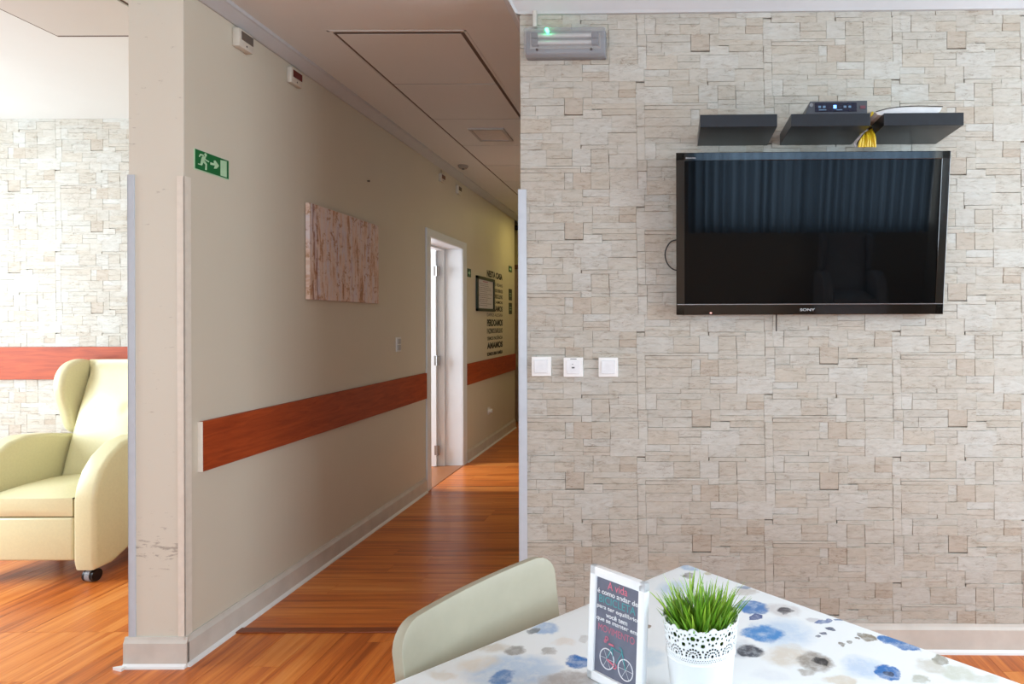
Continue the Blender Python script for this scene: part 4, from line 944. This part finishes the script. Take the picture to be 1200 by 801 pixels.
# grass tuft in an inner pot
gr = thing('grass_tuft', (PC[0], PC[1], HT+0.006), 'tuft of bright green artificial grass in the white lace pot', 'plant')
MB().lathe([(0, 0), (0.040, 0), (0.0525, 0.105), (0.0505, 0.105), (0.045, 0.095), (0, 0.098)], 40).build('inner_pot', M('inner_pot_dark', (60, 66, 62), 0.6), gr, True)
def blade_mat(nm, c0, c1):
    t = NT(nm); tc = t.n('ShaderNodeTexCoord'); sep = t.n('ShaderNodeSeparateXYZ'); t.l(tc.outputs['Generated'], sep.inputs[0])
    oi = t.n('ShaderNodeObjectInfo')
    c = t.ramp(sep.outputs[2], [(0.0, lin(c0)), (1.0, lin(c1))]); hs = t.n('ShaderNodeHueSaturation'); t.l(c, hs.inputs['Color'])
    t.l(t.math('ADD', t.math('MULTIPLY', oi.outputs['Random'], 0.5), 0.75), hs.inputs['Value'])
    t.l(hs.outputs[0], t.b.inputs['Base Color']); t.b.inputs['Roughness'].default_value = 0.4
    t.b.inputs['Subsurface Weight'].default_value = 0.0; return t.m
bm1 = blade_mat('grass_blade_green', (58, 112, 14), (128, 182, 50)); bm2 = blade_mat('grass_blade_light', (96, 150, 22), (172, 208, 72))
protos = []
rb_ = random.Random(9)
for k in range(10):
    L = (0.075, 0.09, 0.10, 0.11, 0.12)[k % 5]; bend = (0.008, 0.018, 0.03, 0.014, 0.022)[(k*3) % 5]; w_ = 0.0022 if k < 5 else 0.0030
    b = bmesh.new(); prev = None; n = 6
    for i in range(n+1):
        s = i/n; y = bend*s*s; z = L*s*(1-0.1*s*bend*10); ww = w_*(1-s**2.2)*(0.75+0.5*min(1, s*3)*(1-s*.5)) + 0.0001
        row = [b.verts.new((-ww, y-0.0, z)), b.verts.new((0, y+ww*0.55, z)), b.verts.new((ww, y, z))]
        if prev:
            for q_ in range(2): b.faces.new((prev[q_], prev[q_+1], row[q_+1], row[q_]))
        prev = row
    me = bpy.data.meshes.new('blade'); b.to_mesh(me); b.free()
    for p in me.polygons: p.use_smooth = True
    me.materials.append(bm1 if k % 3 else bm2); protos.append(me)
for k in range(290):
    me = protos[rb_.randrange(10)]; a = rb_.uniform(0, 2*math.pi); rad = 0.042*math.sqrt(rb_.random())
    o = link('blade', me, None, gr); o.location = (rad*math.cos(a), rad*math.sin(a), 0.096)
    tilt = -(rad/0.042)*rb_.uniform(0.0, 0.42); sc = rb_.uniform(0.62, 1.0)*(1-0.25*rad/0.042)
    # lean outward: local +y points outward
    o.rotation_euler = (Matrix.Rotation(a-math.pi/2+rb_.uniform(-.5, .5), 3, 'Z') @ Matrix.Rotation(tilt, 3, 'X') @ Matrix.Rotation(rb_.uniform(-1.2, 1.2), 3, 'Z')).to_euler()
    o.scale = (1, 1, sc)

# ------------------------------------------------------------------ window side of the room (seen in the television)
def curtain(x0, x1, y, z0, z1, mat, name, label, grp=None, seed=1):
    rr = random.Random(seed); n = int((x1-x0)/0.012); V = []; Fs = []; ph = 0.0
    for i in range(n+1):
        ph += rr.uniform(0.15, 1.3)*0.85
        x = x0+(x1-x0)*i/n; yy = y+0.045*math.sin(ph)
        V += [(x, yy, z0), (x, yy*1.0+0.004, z1)]
    for i in range(n): Fs.append((2*i, 2*i+2, 2*i+3, 2*i+1))
    me = bpy.data.meshes.new(name); me.from_pydata(V, [], Fs); o = link(name, me, mat); tag(o, label, 'curtain', grp); return o
ct = NT('blue_grey_curtain'); tr = ct.n('ShaderNodeBsdfTranslucent'); tr.inputs[0].default_value = lin((150, 172, 190))
df = ct.n('ShaderNodeBsdfDiffuse'); df.inputs[0].default_value = lin((110, 126, 140)); mx = ct.n('ShaderNodeMixShader'); mx.inputs[0].default_value = 0.6
ct.l(df.outputs[0], mx.inputs[1]); ct.l(tr.outputs[0], mx.inputs[2]); ct.l(mx.outputs[0], ct.t.nodes['Material Output'].inputs[0])
curtain(0.15, 3.15, -2.98, 1.15, 2.62, ct.m, 'curtain', 'pleated blue-grey window curtain mirrored in the television', None, 4)
for i, (a, z0, z1) in enumerate(((( -2.75, -0.25), 0.85, 2.42), ((0.2, 3.2), 1.2, 2.5))):
    x0, x1 = a
    fr = struct(MB().box(x0, x1, -3.18, -3.12, z0, z0+0.05).box(x0, x1, -3.18, -3.12, z1-0.05, z1).box(x0, x0+0.05, -3.18, -3.12, z0, z1).box(x1-0.05, x1, -3.18, -3.12, z0, z1).box((x0+x1)/2-0.03, (x0+x1)/2+0.03, -3.18, -3.12, z0, z1).build('window_%d' % (i+1), m_white))
